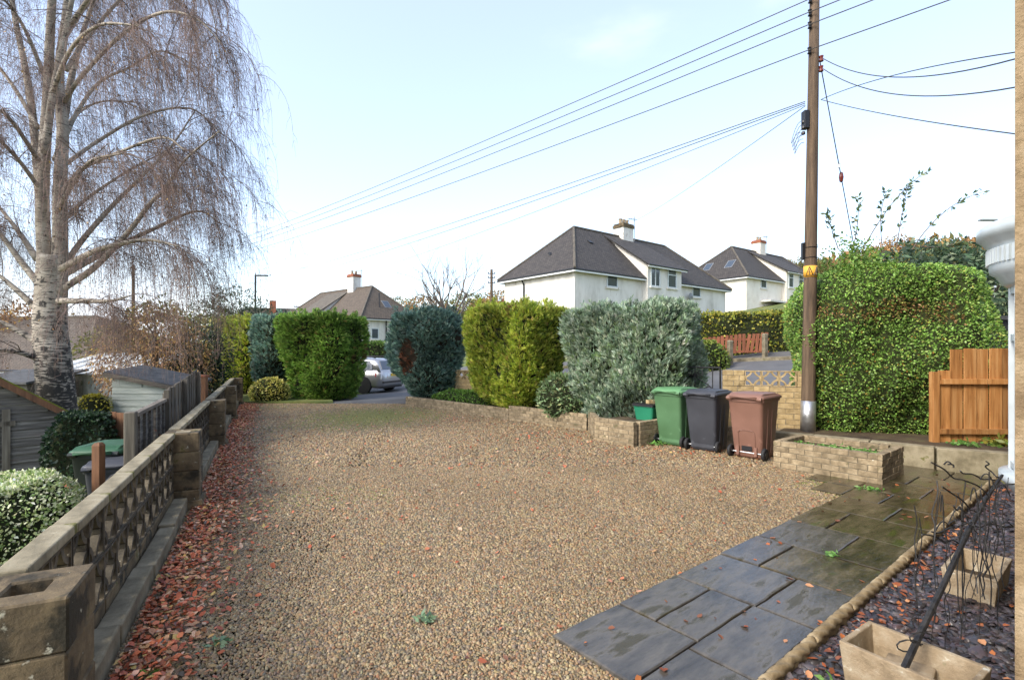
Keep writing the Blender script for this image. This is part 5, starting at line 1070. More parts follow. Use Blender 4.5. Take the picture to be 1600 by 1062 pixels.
v, f, c = blades(P, np.c_[rng.normal(0, .4, (5000, 2)), np.ones(5000)], .16, .012, palette(5000, [(120, 128, 58), (146, 140, 78), (96, 110, 48), (170, 120, 60)], [3, 2, 3, 1])); tag(link('verge_grass', np_mesh('verge_grass', v, f, c), M['foliage']), 'rough grass verge across the street behind the gate', 'grass', kind='stuff')

# ------------------------------------------------------------------ cars
def car(label, loc, rz, paint):
    """local x: rear (0) to front (4.7); local y: right(-) to left(+)"""
    t = thing('parked_car', label, 'car', loc, rz, 'cars parked along the street')
    st = [(0.0, .36, .62, .80, .86), (.05, .28, .63, .84, .90), (.35, .22, .66, .88, .94), (1.0, .2, .66, .89, .93), (2.2, .2, .66, .89, .9), (3.2, .2, .66, .88, .87), (3.9, .22, .64, .82, .80), (4.4, .25, .58, .74, .70), (4.68, .34, .5, .56, .58)]
    rings = []
    for x, zs, zm, wm, zb in st:
        w = {0.0: .74, .05: .82}.get(x, .89 if x < 4.3 else (.8 if x < 4.6 else .62)); half_ = [(.0, zs), (w*.86, zs), (w*.97, zs+.1), (w, zm-.05), (w*.985, zm+.05), (w*.94, zb), (w*.9, zb+.02), (0, zb+.045)]
        rings.append([(x, y, z) for y, z in half_]+[(x, -y, z) for y, z in half_[-2:0:-1]])
    mb = MB(); mb.sweep(rings); bd = mb.build('body', paint, t, True); bd.data.polygons.foreach_set('use_smooth', [True]*len(bd.data.polygons))
    rings = []                                             # greenhouse: estate roof running to the tail
    for x, zt, wt, wb in ((.12, .93, .78, .84), (.42, 1.36, .62, .82), (.62, 1.43, .61, .82), (1.6, 1.465, .62, .83), (2.4, 1.45, .62, .83), (2.75, 1.38, .6, .83), (3.5, .9, .7, .82)):
        h_ = [(wb, .9), (wt+(wb-wt)*.1, max(zt-.06, .905)), (wt-.06, max(zt, .91)), (0, max(zt, .91)+.015)]; rings.append([(x, y, z) for y, z in h_]+[(x, -y, z) for y, z in h_[-2::-1]])
    mb = MB(); mb.sweep(rings, closed=True); mb.build('cabin', paint, t, True)
    def wy(x, z): return .83-(z-.9)*.37
    for sg in (-1, 1):
        for name, pts in (('rear_quarter_window', [(.55, .97), (1.25, .97), (1.25, 1.33), (.78, 1.33), (.62, 1.22)]), ('rear_door_window', [(1.33, .97), (2.1, .97), (2.1, 1.36), (1.33, 1.34)]), ('front_door_window', [(2.18, .97), (3.05, .97), (2.65, 1.33), (2.18, 1.36)])):
            mb = MB(); mb.add([(x, sg*(wy(x, z)+.012), z) for x, z in pts]+[(x, sg*(wy(x, z)-.02), z) for x, z in pts], [tuple(range(len(pts)))]+[(i, (i+1) % len(pts), len(pts)+(i+1) % len(pts), len(pts)+i) for i in range(len(pts))]); mb.build(name, M['glass'], t)
        MB().tube([(.55, sg*.57, 1.46), (.8, sg*.58, 1.51), (2.2, sg*.58, 1.52), (2.5, sg*.57, 1.46)], .02, 6).build('roof_rail', M['black_plastic'], t)
        mb = MB(); mb.hexa([(-.015, sg*.5, .66), (.3, sg*.87, .68), (.34, sg*.9, .68), (.01, sg*.53, .66)], [(.04, sg*.5, .88), (.32, sg*.86, .9), (.35, sg*.88, .9), (.06, sg*.53, .88)]); tl = mb.build('tail_light', M['tail_red'], t, bevel=.01)
        mb = MB(); mb.hexa([(-.022, sg*.5, .73), (.2, sg*.78, .74), (.22, sg*.8, .74), (.0, sg*.53, .73)], [(-.012, sg*.5, .78), (.2, sg*.78, .79), (.22, sg*.8, .79), (.0, sg*.53, .78)]); mb.build('lamp_strip', M['tail_white'], tl)
        for x in (.93, 3.65):
            mb = MB(); mb.lathe([(.2, -.1), (.3, -.1), (.325, -.07), (.325, .07), (.3, .1), (.2, .1)], (x, sg*.8, .325), 28, 'y'); w = mb.build('wheel', M['rubber'], t, True)
            mb = MB(); mb.lathe([(.2, -.09), (.225, -.09), (.225, .09), (.2, .09)], (x, sg*.8, .325), 28, 'y')
            for k in range(5):
                for dd in (-.13, .13): a = 2*math.pi*k/5+dd; mb.tube([(x+.03*math.cos(a), sg*.88, .325+.03*math.sin(a)), (x+.21*math.cos(a), sg*.89, .325+.21*math.sin(a))], .014, 5)
            mb.build('rim', M['alloy'], w)
            mb = MB(); mb.lathe([(.3, -.06), (.375, -.06), (.375, .05), (.3, .05)], (x, sg*.855, .335), 28, 'y'); mb.build('wheel_arch', M['black_plastic'], t)
        MB().box((2.95, sg*.95, .98), (.12, .2, .13)).build('door_mirror', paint, t, bevel=.03)
    mb = MB(); mb.hexa([(.12, -.7, .99), (.12, .7, .99), (.16, .7, .99), (.16, -.7, .99)], [(.355, -.55, 1.34), (.355, .55, 1.34), (.4, .55, 1.34), (.4, -.55, 1.34)]); mb.build('rear_window', M['glass'], t)
    mb = MB(); mb.hexa([(2.79, -.58, 1.385), (2.79, .58, 1.385), (2.7, .58, 1.36), (2.7, -.58, 1.36)], [(3.47, -.7, .95), (3.47, .7, .95), (3.4, .7, .9), (3.4, -.7, .9)]); mb.build('windscreen', M['glass'], t)
    MB().b(-.02, .02, -.26, .26, .7, .81).build('number_plate', M['plate'], t); MB().b(-.035, .12, -.8, .8, .42, .5).build('bumper', M['black_plastic'], t, bevel=.02)
    MB().b(.1, 4.5, -.7, .7, .2, .3).build('underbody', M['black_plastic'], t); return t
cq = street(13.35, -18.6); u = -LV
slope = math.atan(-.145*LV[0]-.0696*LV[1])
ct = car('silver estate car parked in the gap between the two big conifers', (-5.05, 22.0, gz(-5.05, 22.0)+.03), math.atan2(u[1], u[0])+R(22), M['silver'])
c2 = car('pale blue car glimpsed beyond the far end of the screen wall', (-11.9, 23.6, gz(-11.9, 23.6)+.02), math.atan2(u[1], u[0])+R(185), M['paleblue'])
#@@PART5
# ------------------------------------------------------------------ neighbouring garden
s1 = thing('garden_shed', 'weathered grey boarded shed with mossy roof at the left edge', 'shed', (-7.95-1.9*.669, 9.05-1.9*.743, -.75), R(48))
# gable end faces the camera: local x along the gable
W1, HE, HR = 1.9, 1.42, 2.12
nb = 16
for i in range(nb):
    z = .02+i*.14; top = z+.14; xr = W1 if top < HE else W1-(top-HE)/(HR-HE)*W1/2*1.0; xl = 0 if top < HE else (top-HE)/(HR-HE)*W1/2
    if xr-xl < .1: break
    mb = MB(); mb.hexa([(xl, -.028, z), (xr, -.028, z), (xr, 0, z), (xl, 0, z)], [(xl, -.008, z+.142), (xr, -.008, z+.142), (xr, 0, z+.142), (xl, 0, z+.142)]); mb.build('board', M['shed_dark'], s1)
mb = MB(); mb.add([(0, .002, 0), (W1, .002, 0), (W1, .002, HE), (W1/2, .002, HR), (0, .002, HE), (0, 2.0, 0), (W1, 2.0, 0), (W1, 2.0, HE), (W1/2, 2.0, HR), (0, 2.0, HE)], [(0, 1, 2, 3, 4), (5, 6, 7, 8, 9), (1, 2, 7, 6), (0, 4, 9, 5), (2, 3, 8, 7), (3, 4, 9, 8)]); mb.build('wall', M['shed_dark'], s1)
MB().b(W1-.03, W1+.03, -.04, .02, 0, HE).build('corner_strip', M['old_wood_v'], s1)
for sg, xa in ((1, W1/2), (-1, W1/2)):
    xe = W1/2+sg*(W1/2+.2); ze_ = HE-.2*(HR-HE)/(W1/2)
    mb = MB(); mb.hexa([(xe, -.13, ze_), (xa, -.13, HR), (xa, 2.1, HR), (xe, 2.1, ze_)], [(xe, -.13, ze_+.045), (xa, -.13, HR+.045), (xa, 2.1, HR+.045), (xe, 2.1, ze_+.045)]); mb.build('roof', M['moss_roof'], s1)
    mb = MB(); mb.hexa([(xe, -.16, ze_-.1), (xa, -.16, HR-.1), (xa, -.131, HR-.1), (xe, -.131, ze_-.1)], [(xe, -.16, ze_+.02), (xa, -.16, HR+.02), (xa, -.131, HR+.02), (xe, -.131, ze_+.02)]); mb.build('bargeboard', M['brown_post'], s1)
for x0, x1, z0, z1 in ((1.0, 1.1, .0, 1.5), (1.14, 1.24, 0, 1.5), (.7, 1.3, 1.22, 1.3)): MB().b(x0, x1, -.055, -.029, z0, z1).build('door_trim', M['old_wood_v'], s1)
rl = thing('low_rail_fence', 'low weathered rail fence in front of the grey shed', 'fence', (-7.3, 8.3, -.75), R(-92))
MB().b(0, 3.1, -.03, .03, .56, .62).build('rail', M['old_wood'], rl)
for i in range(9): MB().b(.1+.36*i, .17+.36*i, .031, .055, 0, .56).build('picket', M['old_wood_v'], rl)
p2 = thing('garden_shed', 'pale painted lap board shed with a felt pent roof next door', 'shed', (-9.55, 12.25, -1.0), R(-6))
for i in range(14): mb = MB(); z = .02+.152*i; w0 = min(1.62, max(.02, (2.14-z-.154)/.185)); mb.hexa([(0, -.028, z), (w0, -.028, z), (w0, 0, z), (0, 0, z)], [(0, -.006, z+.154), (w0, -.006, z+.154), (w0, 0, z+.154), (0, 0, z+.154)]); mb.build('board', M['shed_pale'], p2)
mb = MB(); mb.hexa([(0, .002, 0), (1.62, .002, 0), (1.62, 0.9, 0), (0, 0.9, 0)], [(0, .002, 2.16), (1.62, .002, 1.86), (1.62, 0.9, 1.86), (0, 0.9, 2.16)]); mb.build('wall', M['shed_pale'], p2)
mb = MB(); mb.hexa([(-.12, -.12, 2.17), (1.8, -.12, 1.83), (1.8, 1.0, 1.95), (-.12, 1.0, 2.29)], [(-.12, -.12, 2.22), (1.8, -.12, 1.88), (1.8, 1.0, 2.0), (-.12, 1.0, 2.34)]); mb.build('roof', M['felt'], p2)
mb = MB(); mb.hexa([(-.12, -.15, 2.1), (1.8, -.15, 1.76), (1.8, -.121, 1.76), (-.12, -.121, 2.1)], [(-.12, -.15, 2.2), (1.8, -.15, 1.86), (1.8, -.121, 1.86), (-.12, -.121, 2.2)]); mb.build('bargeboard', M['old_wood'], p2)
ga = thing('garage', 'sectional garage with white ribbed roof behind the birch trunk', 'garage', (-15.6, 16.6, -1.2), R(-4))
for i in range(12): MB().b(.3*i, .3*i+.285, -.02, .02, 0, 2.1).build('wall_panel', M['corrugated'], ga)
for i in range(7): mb = MB(); x = .52*i; mb.hexa([(x, -.15, 2.12), (x+.47, -.15, 2.12), (x+.47, 2.6, 2.75), (x, 2.6, 2.75)], [(x, -.15, 2.16), (x+.47, -.15, 2.16), (x+.47, 2.6, 2.79), (x, 2.6, 2.79)]); mb.build('roof_sheet', M['corrugated'], ga); MB().hexa([(x+.47, -.15, 2.12), (x+.52, -.15, 2.12), (x+.52, 2.6, 2.75), (x+.47, 2.6, 2.75)], [(x+.47, -.15, 2.2), (x+.52, -.15, 2.2), (x+.52, 2.6, 2.83), (x+.47, 2.6, 2.83)]).build('roof_rib', M['white_paint'], ga)
MB().b(0, 3.6, .03, 2.5, 0, 2.1).build('wall', M['corrugated'], ga)
s3 = thing('garden_shed', 'brown boarded shed with grey roof left of the birch trunk', 'shed', (-15.6, 14.6, -1.2), R(-3))
for i in range(13): MB().b(0, 1.9, -.03, 0, .15*i, .15*i+.14).build('board', M['shed_dark'], s3)
MB().b(0, 1.9, .002, 1.6, 0, 1.95).build('wall', M['shed_dark'], s3); mb = MB(); mb.hexa([(-.15, -.2, 1.96), (2.05, -.2, 1.96), (2.05, 1.8, 2.25), (-.15, 1.8, 2.25)], [(-.15, -.2, 2.02), (2.05, -.2, 2.02), (2.05, 1.8, 2.31), (-.15, 1.8, 2.31)]); mb.build('roof', M['felt'], s3)
gf = thing('fence', 'dark green vertical board fence behind the golden shrub', 'fence', (-12.2, 13.4, -1.0), R(-4))
for i in range(14): MB().box((.1+.17*i, 0, .75+random.uniform(-.02, .02)), (.155, .02, 1.5)).build('board', M['green_fence'], gf)
bf = thing('fence', 'brown board fence behind the neighbouring bins', 'fence', (-7.0, 8.9, -.9), R(-14))
for i in range(9): MB().box((.08+.165*i, 0, .78+random.uniform(-.015, .015)), (.158, .02, 1.56)).build('board', M['brown_post'], bf)
# boundary fence running along the far side of the screen wall
bfn = thing('boundary_fence', 'weathered grey timber fence running behind the screen wall', 'fence', (-1.4, 0, 0), math.atan2(.901, -.433))
def lx(d): return d*1.1097
MB().b(lx(5.3)-.06, lx(5.3)+.06, -.05, .05, -.6, 1.1).build('post', M['old_wood_v'], bfn, bevel=.01)
x0, x1 = lx(5.45), lx(7.05)
for i in range(7): a = x0+(x1-x0)*i/7; MB().b(a, a+(x1-x0)/7-.012, .0, .015, -.4, 1.03).build('board', M['shed_dark'], bfn)
for i in range(6): a = x0+(x1-x0)*(i+.5)/6; MB().b(a-.02, a+.02, -.028, -.001, -.4, 1.02).build('batten', M['shed_dark'], bfn)
MB().b(x0, x1, -.035, .03, 1.03, 1.07).build('capping', M['old_wood'], bfn)
for i in range(24):
    a = lx(7.1)+.165*i; MB().box((a+.08, .02+.012*(i % 2), .33+.005*i), (.158, .02, 1.62+random.uniform(-.03, .03)+.006*i)).build('board', M['old_wood_v'], bfn)
for d in (7.08, 8.7, 10.4): MB().b(lx(d)-.05, lx(d)+.05, -.06, .0, -.6, 1.18+.03*(d-7)).build('post', M['old_wood_v'], bfn)
for z in (.2, .9): MB().b(lx(7.1), lx(10.6), .045, .09, z, z+.08).build('rail', M['old_wood'], bfn)
bp_ = thing('timber_post', 'short reddish brown timber post beyond the pale shed by the wall', 'post', (-7.3, 12.0, -.6)); MB().box((0, 0, .85), (.3, .1, 1.7)).build('post_shaft', M['brown_post'], bp_, bevel=.01); mb = MB(); mb.box((0, 0, 1.72), (.34, .14, .05)); mb.build('post_cap', M['red_wood'], bp_)
np_ = thing('timber_post', 'brown square timber post in front of the neighbouring bins', 'post', (at(154, 700, 5.5).x, 5.5, -.6)); MB().box((0, 0, .66), (.085, .085, 1.32)).build('post_shaft', M['brown_post'], np_, bevel=.006); MB().box((0, 0, 1.33), (.085, .085, .03), taper=.6).build('post_cap', M['brown_post'], np_)
pr = thing('metal_rail', 'dark bent metal handrail between the brown post and the wall', 'rail', (-4.45, 5.6, -.6)); MB().tube([(0, 0, 0), (0, 0, .88), (.06, .02, .95), (.5, .35, 1.15), (.56, .4, 1.1), (.56, .4, 0)], .022, 8).build('tube', M['iron'], pr, True)
po = thing('terracotta_pot', 'round terracotta pot left of the dark green bin', 'pot', (-5.95, 6.7, -.62)); mb = MB(); mb.lathe([(.001, 0), (.14, 0), (.22, .5), (.25, .5), (.25, .57), (.21, .57), (.2, .4), (.001, .4)], (0, 0, 0), 24); mb.build('pot_shell', M['pot'], po, True)

# ------------------------------------------------------------------ trees
def rot_about(v, axis, a): return Matrix.Rotation(a, 3, axis)@v
def grow(p, d, L_, r, depth, rr, out, spread=.55, up=.15, tips=None, n=5):
    pts = [p.copy()]; rad = [r]
    for k in range(n):
        d = (d+Vector([rr.gauss(0, .12) for _ in range(3)])+Vector((0, 0, up*.15))).normalized(); p = p+d*L_/n; pts.append(p.copy()); rad.append(r*(1-.55*(k+1)/n))
    out.append((pts, rad))
    if depth == 0:
        if tips is not None: tips.extend(pts[1:])
        return
    for k in range(rr.choice((2, 3, 3))):
        i = rr.randint(2, n); ax = Vector([rr.gauss(0, 1) for _ in range(3)]).cross(d).normalized(); nd = rot_about(d, ax, rr.uniform(.35, 1)*spread*1.5); nd = (nd+Vector((0, 0, up*.4))).normalized()
        grow(pts[i], nd, L_*rr.uniform(.6, .85), rad[i]*.72, depth-1, rr, out, spread, up, tips, n)
def tubes_np(branches, n=4):
    mb = MB()
    for pts, rad in branches: mb.tube(pts, rad, n if rad[0] > .012 else 3, cap=False)
    return mb
# --- the silver birch: surveyed stems and limbs, then drooping twigs
BD = 10.6
bt = thing('silver_birch', 'tall bare silver birch with hanging twigs at the upper left', 'tree', (at(85, 600, BD).x, BD, -.9)); BO = Vector(bt.location)
def BP(px, py, dd=0): return at(px, py, BD+dd)-BO
def smooth_path(pts, n=8):
    out = []; P = [Vector(p) for p in pts]; P = [P[0]*2-P[1]]+P+[P[-1]*2-P[-2]]
    for i in range(1, len(P)-2):
        for k in range(n):
            t = k/n; a, b_, c, d = P[i-1], P[i], P[i+1], P[i+2]
            out.append(.5*((2*b_)+(c-a)*t+(2*a-5*b_+4*c-d)*t*t+(3*b_-a-3*c+d)*t**3))
    out.append(P[-2]); return out
def taper(pts, r0, r1): n = len(pts); return [r0+(r1-r0)*i/(n-1) for i in range(n)]
stems = []
def stem_(pp_, r0, r1): q = smooth_path([BP(*p) for p in pp_]); stems.append((q, taper(q, r0, r1))); return stems[-1]
k_ = BD/800
trunk_pts = smooth_path([BP(90, 668), BP(88, 620), BP(83, 560), BP(78, 510), BP(80, 455), BP(82, 400)]); tr_r = taper(trunk_pts, .34, .25); tr_r[:6] = [.4, .375, .36, .35, .345, .34]
mb = MB(); mb.tube(trunk_pts, tr_r, 20); 
stem_([(74, 470), (70, 400), (66, 320), (70, 230), (75, 150), (78, 60), (84, -40), (96, -160), (104, -300)], .145, .04)
stem_([(92, 460), (94, 380), (94, 290), (98, 200), (92, 120), (104, 20), (118, -120), (122, -280)], .15, .04)
stem_([(64, 330, .2), (52, 190, .3), (40, 110, .5), (22, 20, .6), (8, -80, .8), (0, -200, 1)], .085, .025)
stem_([(70, 240, -.2), (82, 150, -.4), (100, 60, -.5), (124, -60, -.7), (140, -180, -.8)], .075, .02)
stem_([(98, 200, .3), (112, 120, .6), (130, 50, .8), (150, -10, 1.0), (180, -120, 1.1)], .075, .02)
limbs = [[(98, 430, .2), (170, 395, .6), (250, 360, .9), (330, 330, 1.1), (372, 350, 1.2)], [(96, 420, -.3), (160, 390, -.9), (240, 375, -1.3), (300, 385, -1.6)], [(98, 260, .2), (160, 220, .9), (240, 180, 1.2), (320, 170, 1.3), (375, 210, 1.3)], [(100, 450), (150, 420), (205, 370), (250, 318), (275, 295), (310, 250, -.3), (370, 205, -.5)], [(96, 445, .1), (112, 400, .3), (165, 340, .5), (230, 280, .8), (285, 230, 1.0), (330, 170, 1.2)],
         [(94, 350, .2), (140, 310, .8), (215, 265, 1.4), (280, 235, 1.9)], [(100, 300), (130, 265, -.6), (190, 240, -1.2), (270, 215, -1.6), (310, 235, -1.9)],
         [(98, 225), (120, 180, .4), (160, 130, .8), (215, 105, 1.2), (270, 80, 1.6), (340, 110, 1.9)], [(100, 160), (130, 120, -.4), (200, 55, -1), (270, 20, -1.4), (330, 30, -1.9), (375, 70, -2)],
         [(104, 110), (140, 60, .6), (210, -10, 1.1), (290, -50, 1.6), (350, 0, 1.9), (372, 90, 2.1)], [(110, 40), (160, -20, -.5), (230, -80, -1), (310, -90, -1.4), (350, -30, -1.6)],
         [(62, 445), (30, 405), (0, 365), (-50, 310), (-110, 260)], [(58, 405, .2), (20, 350, .6), (-30, 290, 1)], [(60, 485), (25, 452), (-10, 425), (-80, 390)], [(60, 535), (20, 512), (-20, 495), (-90, 480)], [(62, 560, -.2), (20, 548, -.5), (-30, 545, -.8)],
         [(66, 300), (20, 240, -.6), (-40, 190, -1.2), (-100, 190, -1.5)], [(60, 200), (10, 120, .5), (-50, 60, 1), (-120, 60, 1.2)], [(70, 120), (30, 30, -.5), (-30, -40, -1)],
         [(84, 470), (130, 470, -.5), (180, 470, -1), (215, 462, -1.3)], [(90, 330, -.3), (120, 280, -1.2), (150, 250, -2.0), (200, 240, -2.4)], [(85, 250, .3), (110, 190, 1.5), (160, 160, 2.6), (220, 160, 3.2)], [(80, 150, -.3), (110, 80, -1.4), (160, 40, -2.4), (230, 40, -3.0)], [(60, 250, -.2), (10, 180, -1.5), (-40, 160, -2.4)],
         [(100, 60, .2), (150, 0, 1.6), (220, -30, 2.8), (290, 0, 3.3)], [(95, -60), (160, -120, .6), (250, -150, 1.2), (320, -110, 1.6)], [(95, -60), (40, -140, -.6), (-40, -160, -1.2)], [(110, -140), (170, -210, -.4), (240, -220, -.9)]]
LB = []
for lm in limbs:
    lm = [((100+(p[0]-100)*.9 if p[0] > 100 else p[0]), *p[1:]) for p in lm]; q = smooth_path([BP(*p) for p in lm], 6); r0 = .07 if lm[0][1] > 400 else .045; LB.append((q, taper(q, r0, .012)))
for q, r in stems: mb.tube(q, r, 12)
wood = mb.build('trunk', M['birch'], bt, True)
for q, r in LB: MB().tube(q, r, 8).build('limb', M['birch'], bt, True)
rr = random.Random(11); fine = []; hang = []
for q, r in LB+[(s[0][20:], s[1][20:]) for s in stems]:
    n = len(q)
    for _ in range(13 if len(q) < 45 else 18):
        i = rr.randint(int(n*.25), n-1); p = q[i]; d = (q[min(i+1, n-1)]-q[max(i-1, 0)]).normalized(); d = (d+Vector((rr.gauss(0, .6), rr.gauss(0, .6), rr.uniform(-.1, .5)))).normalized()
        pts = [p.copy()]; L_ = rr.uniform(.5, 1.35); 
        for k in range(7): d = (d+Vector((rr.gauss(0, .1), rr.gauss(0, .1), -.13))).normalized(); p = p+d*L_/7; pts.append(p.copy())
        fine.append((pts, taper(pts, .011, .004))); hang += [(pts[j], d) for j in (1, 2, 3, 4, 5, 6, 7, 7)]
mb = tubes_np(fine, 4); tag(mb.build('branchlets', M['twig'], bt), kind='stuff')
# hanging twigs: vectorised curved ribbons crossed by side twiglets
H = np.array([h[0][:] for h in hang]); Hd = np.array([h[1][:] for h in hang]); rep = 3
H = np.repeat(H, rep, 0)+rng.normal(0, .04, (len(H)*rep, 3)); Hd = np.repeat(Hd, rep, 0); n = len(H)
Lh = rng.uniform(.5, 1.9, n)*np.where(rng.uniform(size=n) < .25, 1.25, .85); seg = 9; d = unit(Hd*np.array([1, 1, .3])*.8+rng.normal(0, .3, (n, 3))); P = H.copy(); pts = [P]
for k in range(seg):
    d = unit(d*.72+np.array([0, 0, -.36])+rng.normal(0, .05, (n, 3))); P = P+d*(Lh/seg)[:, None]; pts.append(P)
pts = np.stack(pts, 1)                                     # n, seg+1, 3
zmin = 1.05-BO.z; low = pts[:, -1, 2] < zmin
keep = ~low | (rng.uniform(size=n) < .1); pts = pts[keep]; n = len(pts)
def ribbons(pts, w):
    n, s, _ = pts.shape; t = np.gradient(pts, axis=1); out = []
    for ax in (0, 1):
        side = unit(np.cross(t, np.array([[.2, 1, .1], [1, -.2, .1]])[ax])); wv = (w*np.linspace(1, .45, s))[None, :, None]
        V = np.stack([pts-side*wv, pts+side*wv], 2).reshape(-1, 3); idx = np.arange(n*s).reshape(n, s)*2
        F = np.stack([idx[:, :-1], idx[:, :-1]+1, idx[:, 1:]+1, idx[:, 1:]], -1).reshape(-1, 4); out.append((V, F, np.zeros((len(V), 3)))); 
        break
    return joinv(out)
parts = [ribbons(pts, .0031)]
m_ = n*9; ii = rng.integers(0, n, m_); jj = rng.integers(1, seg+1, m_); base = pts[ii, jj]; dd = unit(rng.normal(0, .6, (m_, 3))+np.array([0, 0, -.55])); LL = rng.uniform(.08, .3, m_)
sub = np.stack([base, base+dd*LL[:, None]*.5, base+unit(dd+np.array([0, 0, -.5]))*LL[:, None]], 1); parts.append(ribbons(sub, .0023))
V, F, _ = joinv(parts); cols = np.repeat(palette(len(V)//2+1, [(108, 94, 88), (88, 76, 72), (128, 108, 98), (70, 60, 60)], [3, 3, 2, 2], .1), 2, 0)[:len(V)]
link('hanging_twigs', np_mesh('hanging_twigs', V, F, cols), M['core'], bt)
nl = 2600; ii = rng.integers(0, n, nl); P = pts[ii, rng.integers(3, seg+1, nl)]; P = P[(P[:, 2]+BO.z < 7.5)]
v, f, c = blades(P, rng.normal(0, .6, P.shape)+np.array([0, 0, -.7]), .045, .013, palette(len(P), [(150, 112, 70), (120, 88, 62), (176, 140, 76)], [2, 3, 1])); link('last_leaves', np_mesh('last_leaves', v, f, c), M['leaf_litter'], bt)
nest = MB(); cn = BP(118, 330, -.35)
for k in range(90): a = Vector([rr.gauss(0, .12) for _ in range(3)]); b_ = Vector([rr.gauss(0, .16) for _ in range(3)]); nest.tube([cn+a, cn+b_-Vector((0, 0, .08))], .005, 3)
nest.build('witches_broom', M['twig'], bt)
print('birch twigs', n, 'side', m_)

def leaf_tree(name, label, loc, trunk_h, crown, pal, nleaf, L, seed, wd=.25, droop=0.0, group='trees in the background', cat='tree', r0=.16, core=None, mat_='foliage', shell=.55):
    """crown = list of (dx,dy,dz,rx,ry,rz) lobes above loc"""
    t = thing(name, label, cat, loc, 0, group); rr_ = random.Random(seed); mb = MB(); mb.tube([(0, 0, -.5), (.05, .03, trunk_h*.5), (0, 0, trunk_h)], [r0, r0*.8, r0*.6], 9)
    for (dx, dy, dz, rx, ry, rz_) in crown:
        for _ in range(3): mb.tube([(0, 0, trunk_h*rr_.uniform(.5, .95)), (dx*.5, dy*.5, (trunk_h+dz)*.5), (dx+rr_.uniform(-.5, .5)*rx, dy+rr_.uniform(-.5, .5)*ry, dz+rr_.uniform(-.2, .6)*rz_)], [r0*.45, r0*.25, r0*.06], 5)
    mb.build('trunk', M['bark_grey'], t)
    wts = np.array([c[3]*c[4]+c[3]*c[5] for c in crown]); ix = rng.choice(len(crown), nleaf, p=wts/wts.sum()); C_ = np.array(crown)[ix]
    u_ = unit(rng.normal(size=(nleaf, 3))); rad_ = rng.uniform(shell, 1.05, nleaf)**.7; rad_ = rad_*(1+.22*wob(u_*3+C_[:, :3], 2.2, seed))
    P = C_[:, :3]+u_*C_[:, 3:]*rad_[:, None]; cl = wob(P, 3.2/max(.5, crown[0][3]*.5), seed+1); k = cl > -.55; P, u_ = P[k], u_[k]
    D = u_*.7+rng.normal(0, .5, P.shape)+np.array([0, 0, -droop]); v, f, c = blades(P, D, L*rng.uniform(.6, 1.4, len(P)), L*wd, shade_cols(P, pal, seed, .28, 1.6)); link('crown', np_mesh('crown', v, f, c), M[mat_], t); return t
DK = ([(40, 58, 42), (54, 74, 52), (30, 44, 34), (70, 88, 62)], [3, 3, 3, 1]); AUT = ([(164, 124, 76), (140, 104, 66), (184, 148, 92), (120, 112, 60), (104, 84, 58)], [3, 3, 2, 2, 2]); OLV = ([(120, 116, 66), (96, 100, 54), (146, 134, 80), (78, 82, 50)], [3, 3, 2, 2])
BRT = ([(150, 118, 84), (124, 96, 70), (176, 140, 92), (104, 80, 62), (198, 164, 88)], [4, 4, 2, 3, .7])
leaf_tree('weeping_tree', 'small weeping tree with brown hanging leaves behind the pale shed', (-11.2, 16.0, -1.0), 3.0, [(0, 0, 2.6, 1.4, 1.2, 1.6), (-.9, .2, 2.3, 1.1, 1, 1.3), (.8, .1, 2.2, 1.0, .9, 1.3), (.1, 0, 3.3, .9, .8, .9)], BRT, 9000, .12, 41, .16, .9, cat='tree')
leaf_tree('conifer_tree', 'dark spreading conifer at the far end of the timber fence', (-10.35, 16.9, -1.0), 2.4, [(0, 0, 1.4, 1.05, 1, 1.3), (.1, 0, 2.6, .85, .8, .95), (-.3, 0, .8, 1.1, 1, .8)], DK, 8000, .17, 42, .12, .25, cat='conifer')
leaf_tree('garden_tree', 'olive green leafy tree behind the garage ribs', (-15.2, 22.5, -1.2), 3.0, [(0, 0, 3.2, 2.2, 1.6, 1.7), (2.3, 0, 2.8, 1.8, 1.4, 1.7), (-2.0, 0, 2.6, 1.6, 1.4, 1.3)], OLV, 8500, .18, 43)
leaf_tree('conifer_tree', 'dark feathery conifer behind the weeping brown tree', (-14.2, 24.5, -1.2), 4.5, [(0, 0, 3.4, 1.9, 1.5, 2.0), (1.9, 0, 3.2, 1.7, 1.3, 2.0), (.9, 0, 4.7, 1.2, 1, 1.2)], ([(62, 76, 58), (82, 94, 70), (48, 60, 48), (104, 104, 76)], [3, 3, 2, 1]), 8000, .22, 44, .1)
leaf_tree('garden_tree', 'reddish brown twiggy tree at the far left edge', (-27.5, 29, -1.2), 3, [(0, 0, 3.6, 2.6, 2, 2.0), (-2.5, 0, 3.2, 2, 2, 1.8)], BRT, 6000, .2, 45)
leaf_tree('evergreen_tree', 'dark glossy evergreen tree between the privet hedge and the bay window', (12.6, 14.2, .8), 2.6, [(0, 0, 2.6, 1.9, 1.5, 1.2), (-1.2, .2, 3.1, 1.3, 1.2, .8), (1.3, -.2, 2.3, 1.3, 1.2, 1.3)], ([(66, 86, 62), (90, 108, 80), (48, 64, 48), (120, 134, 104)], [3, 3, 2, 1]), 8000, .19, 46, .2, .3, mat_='leafgloss')
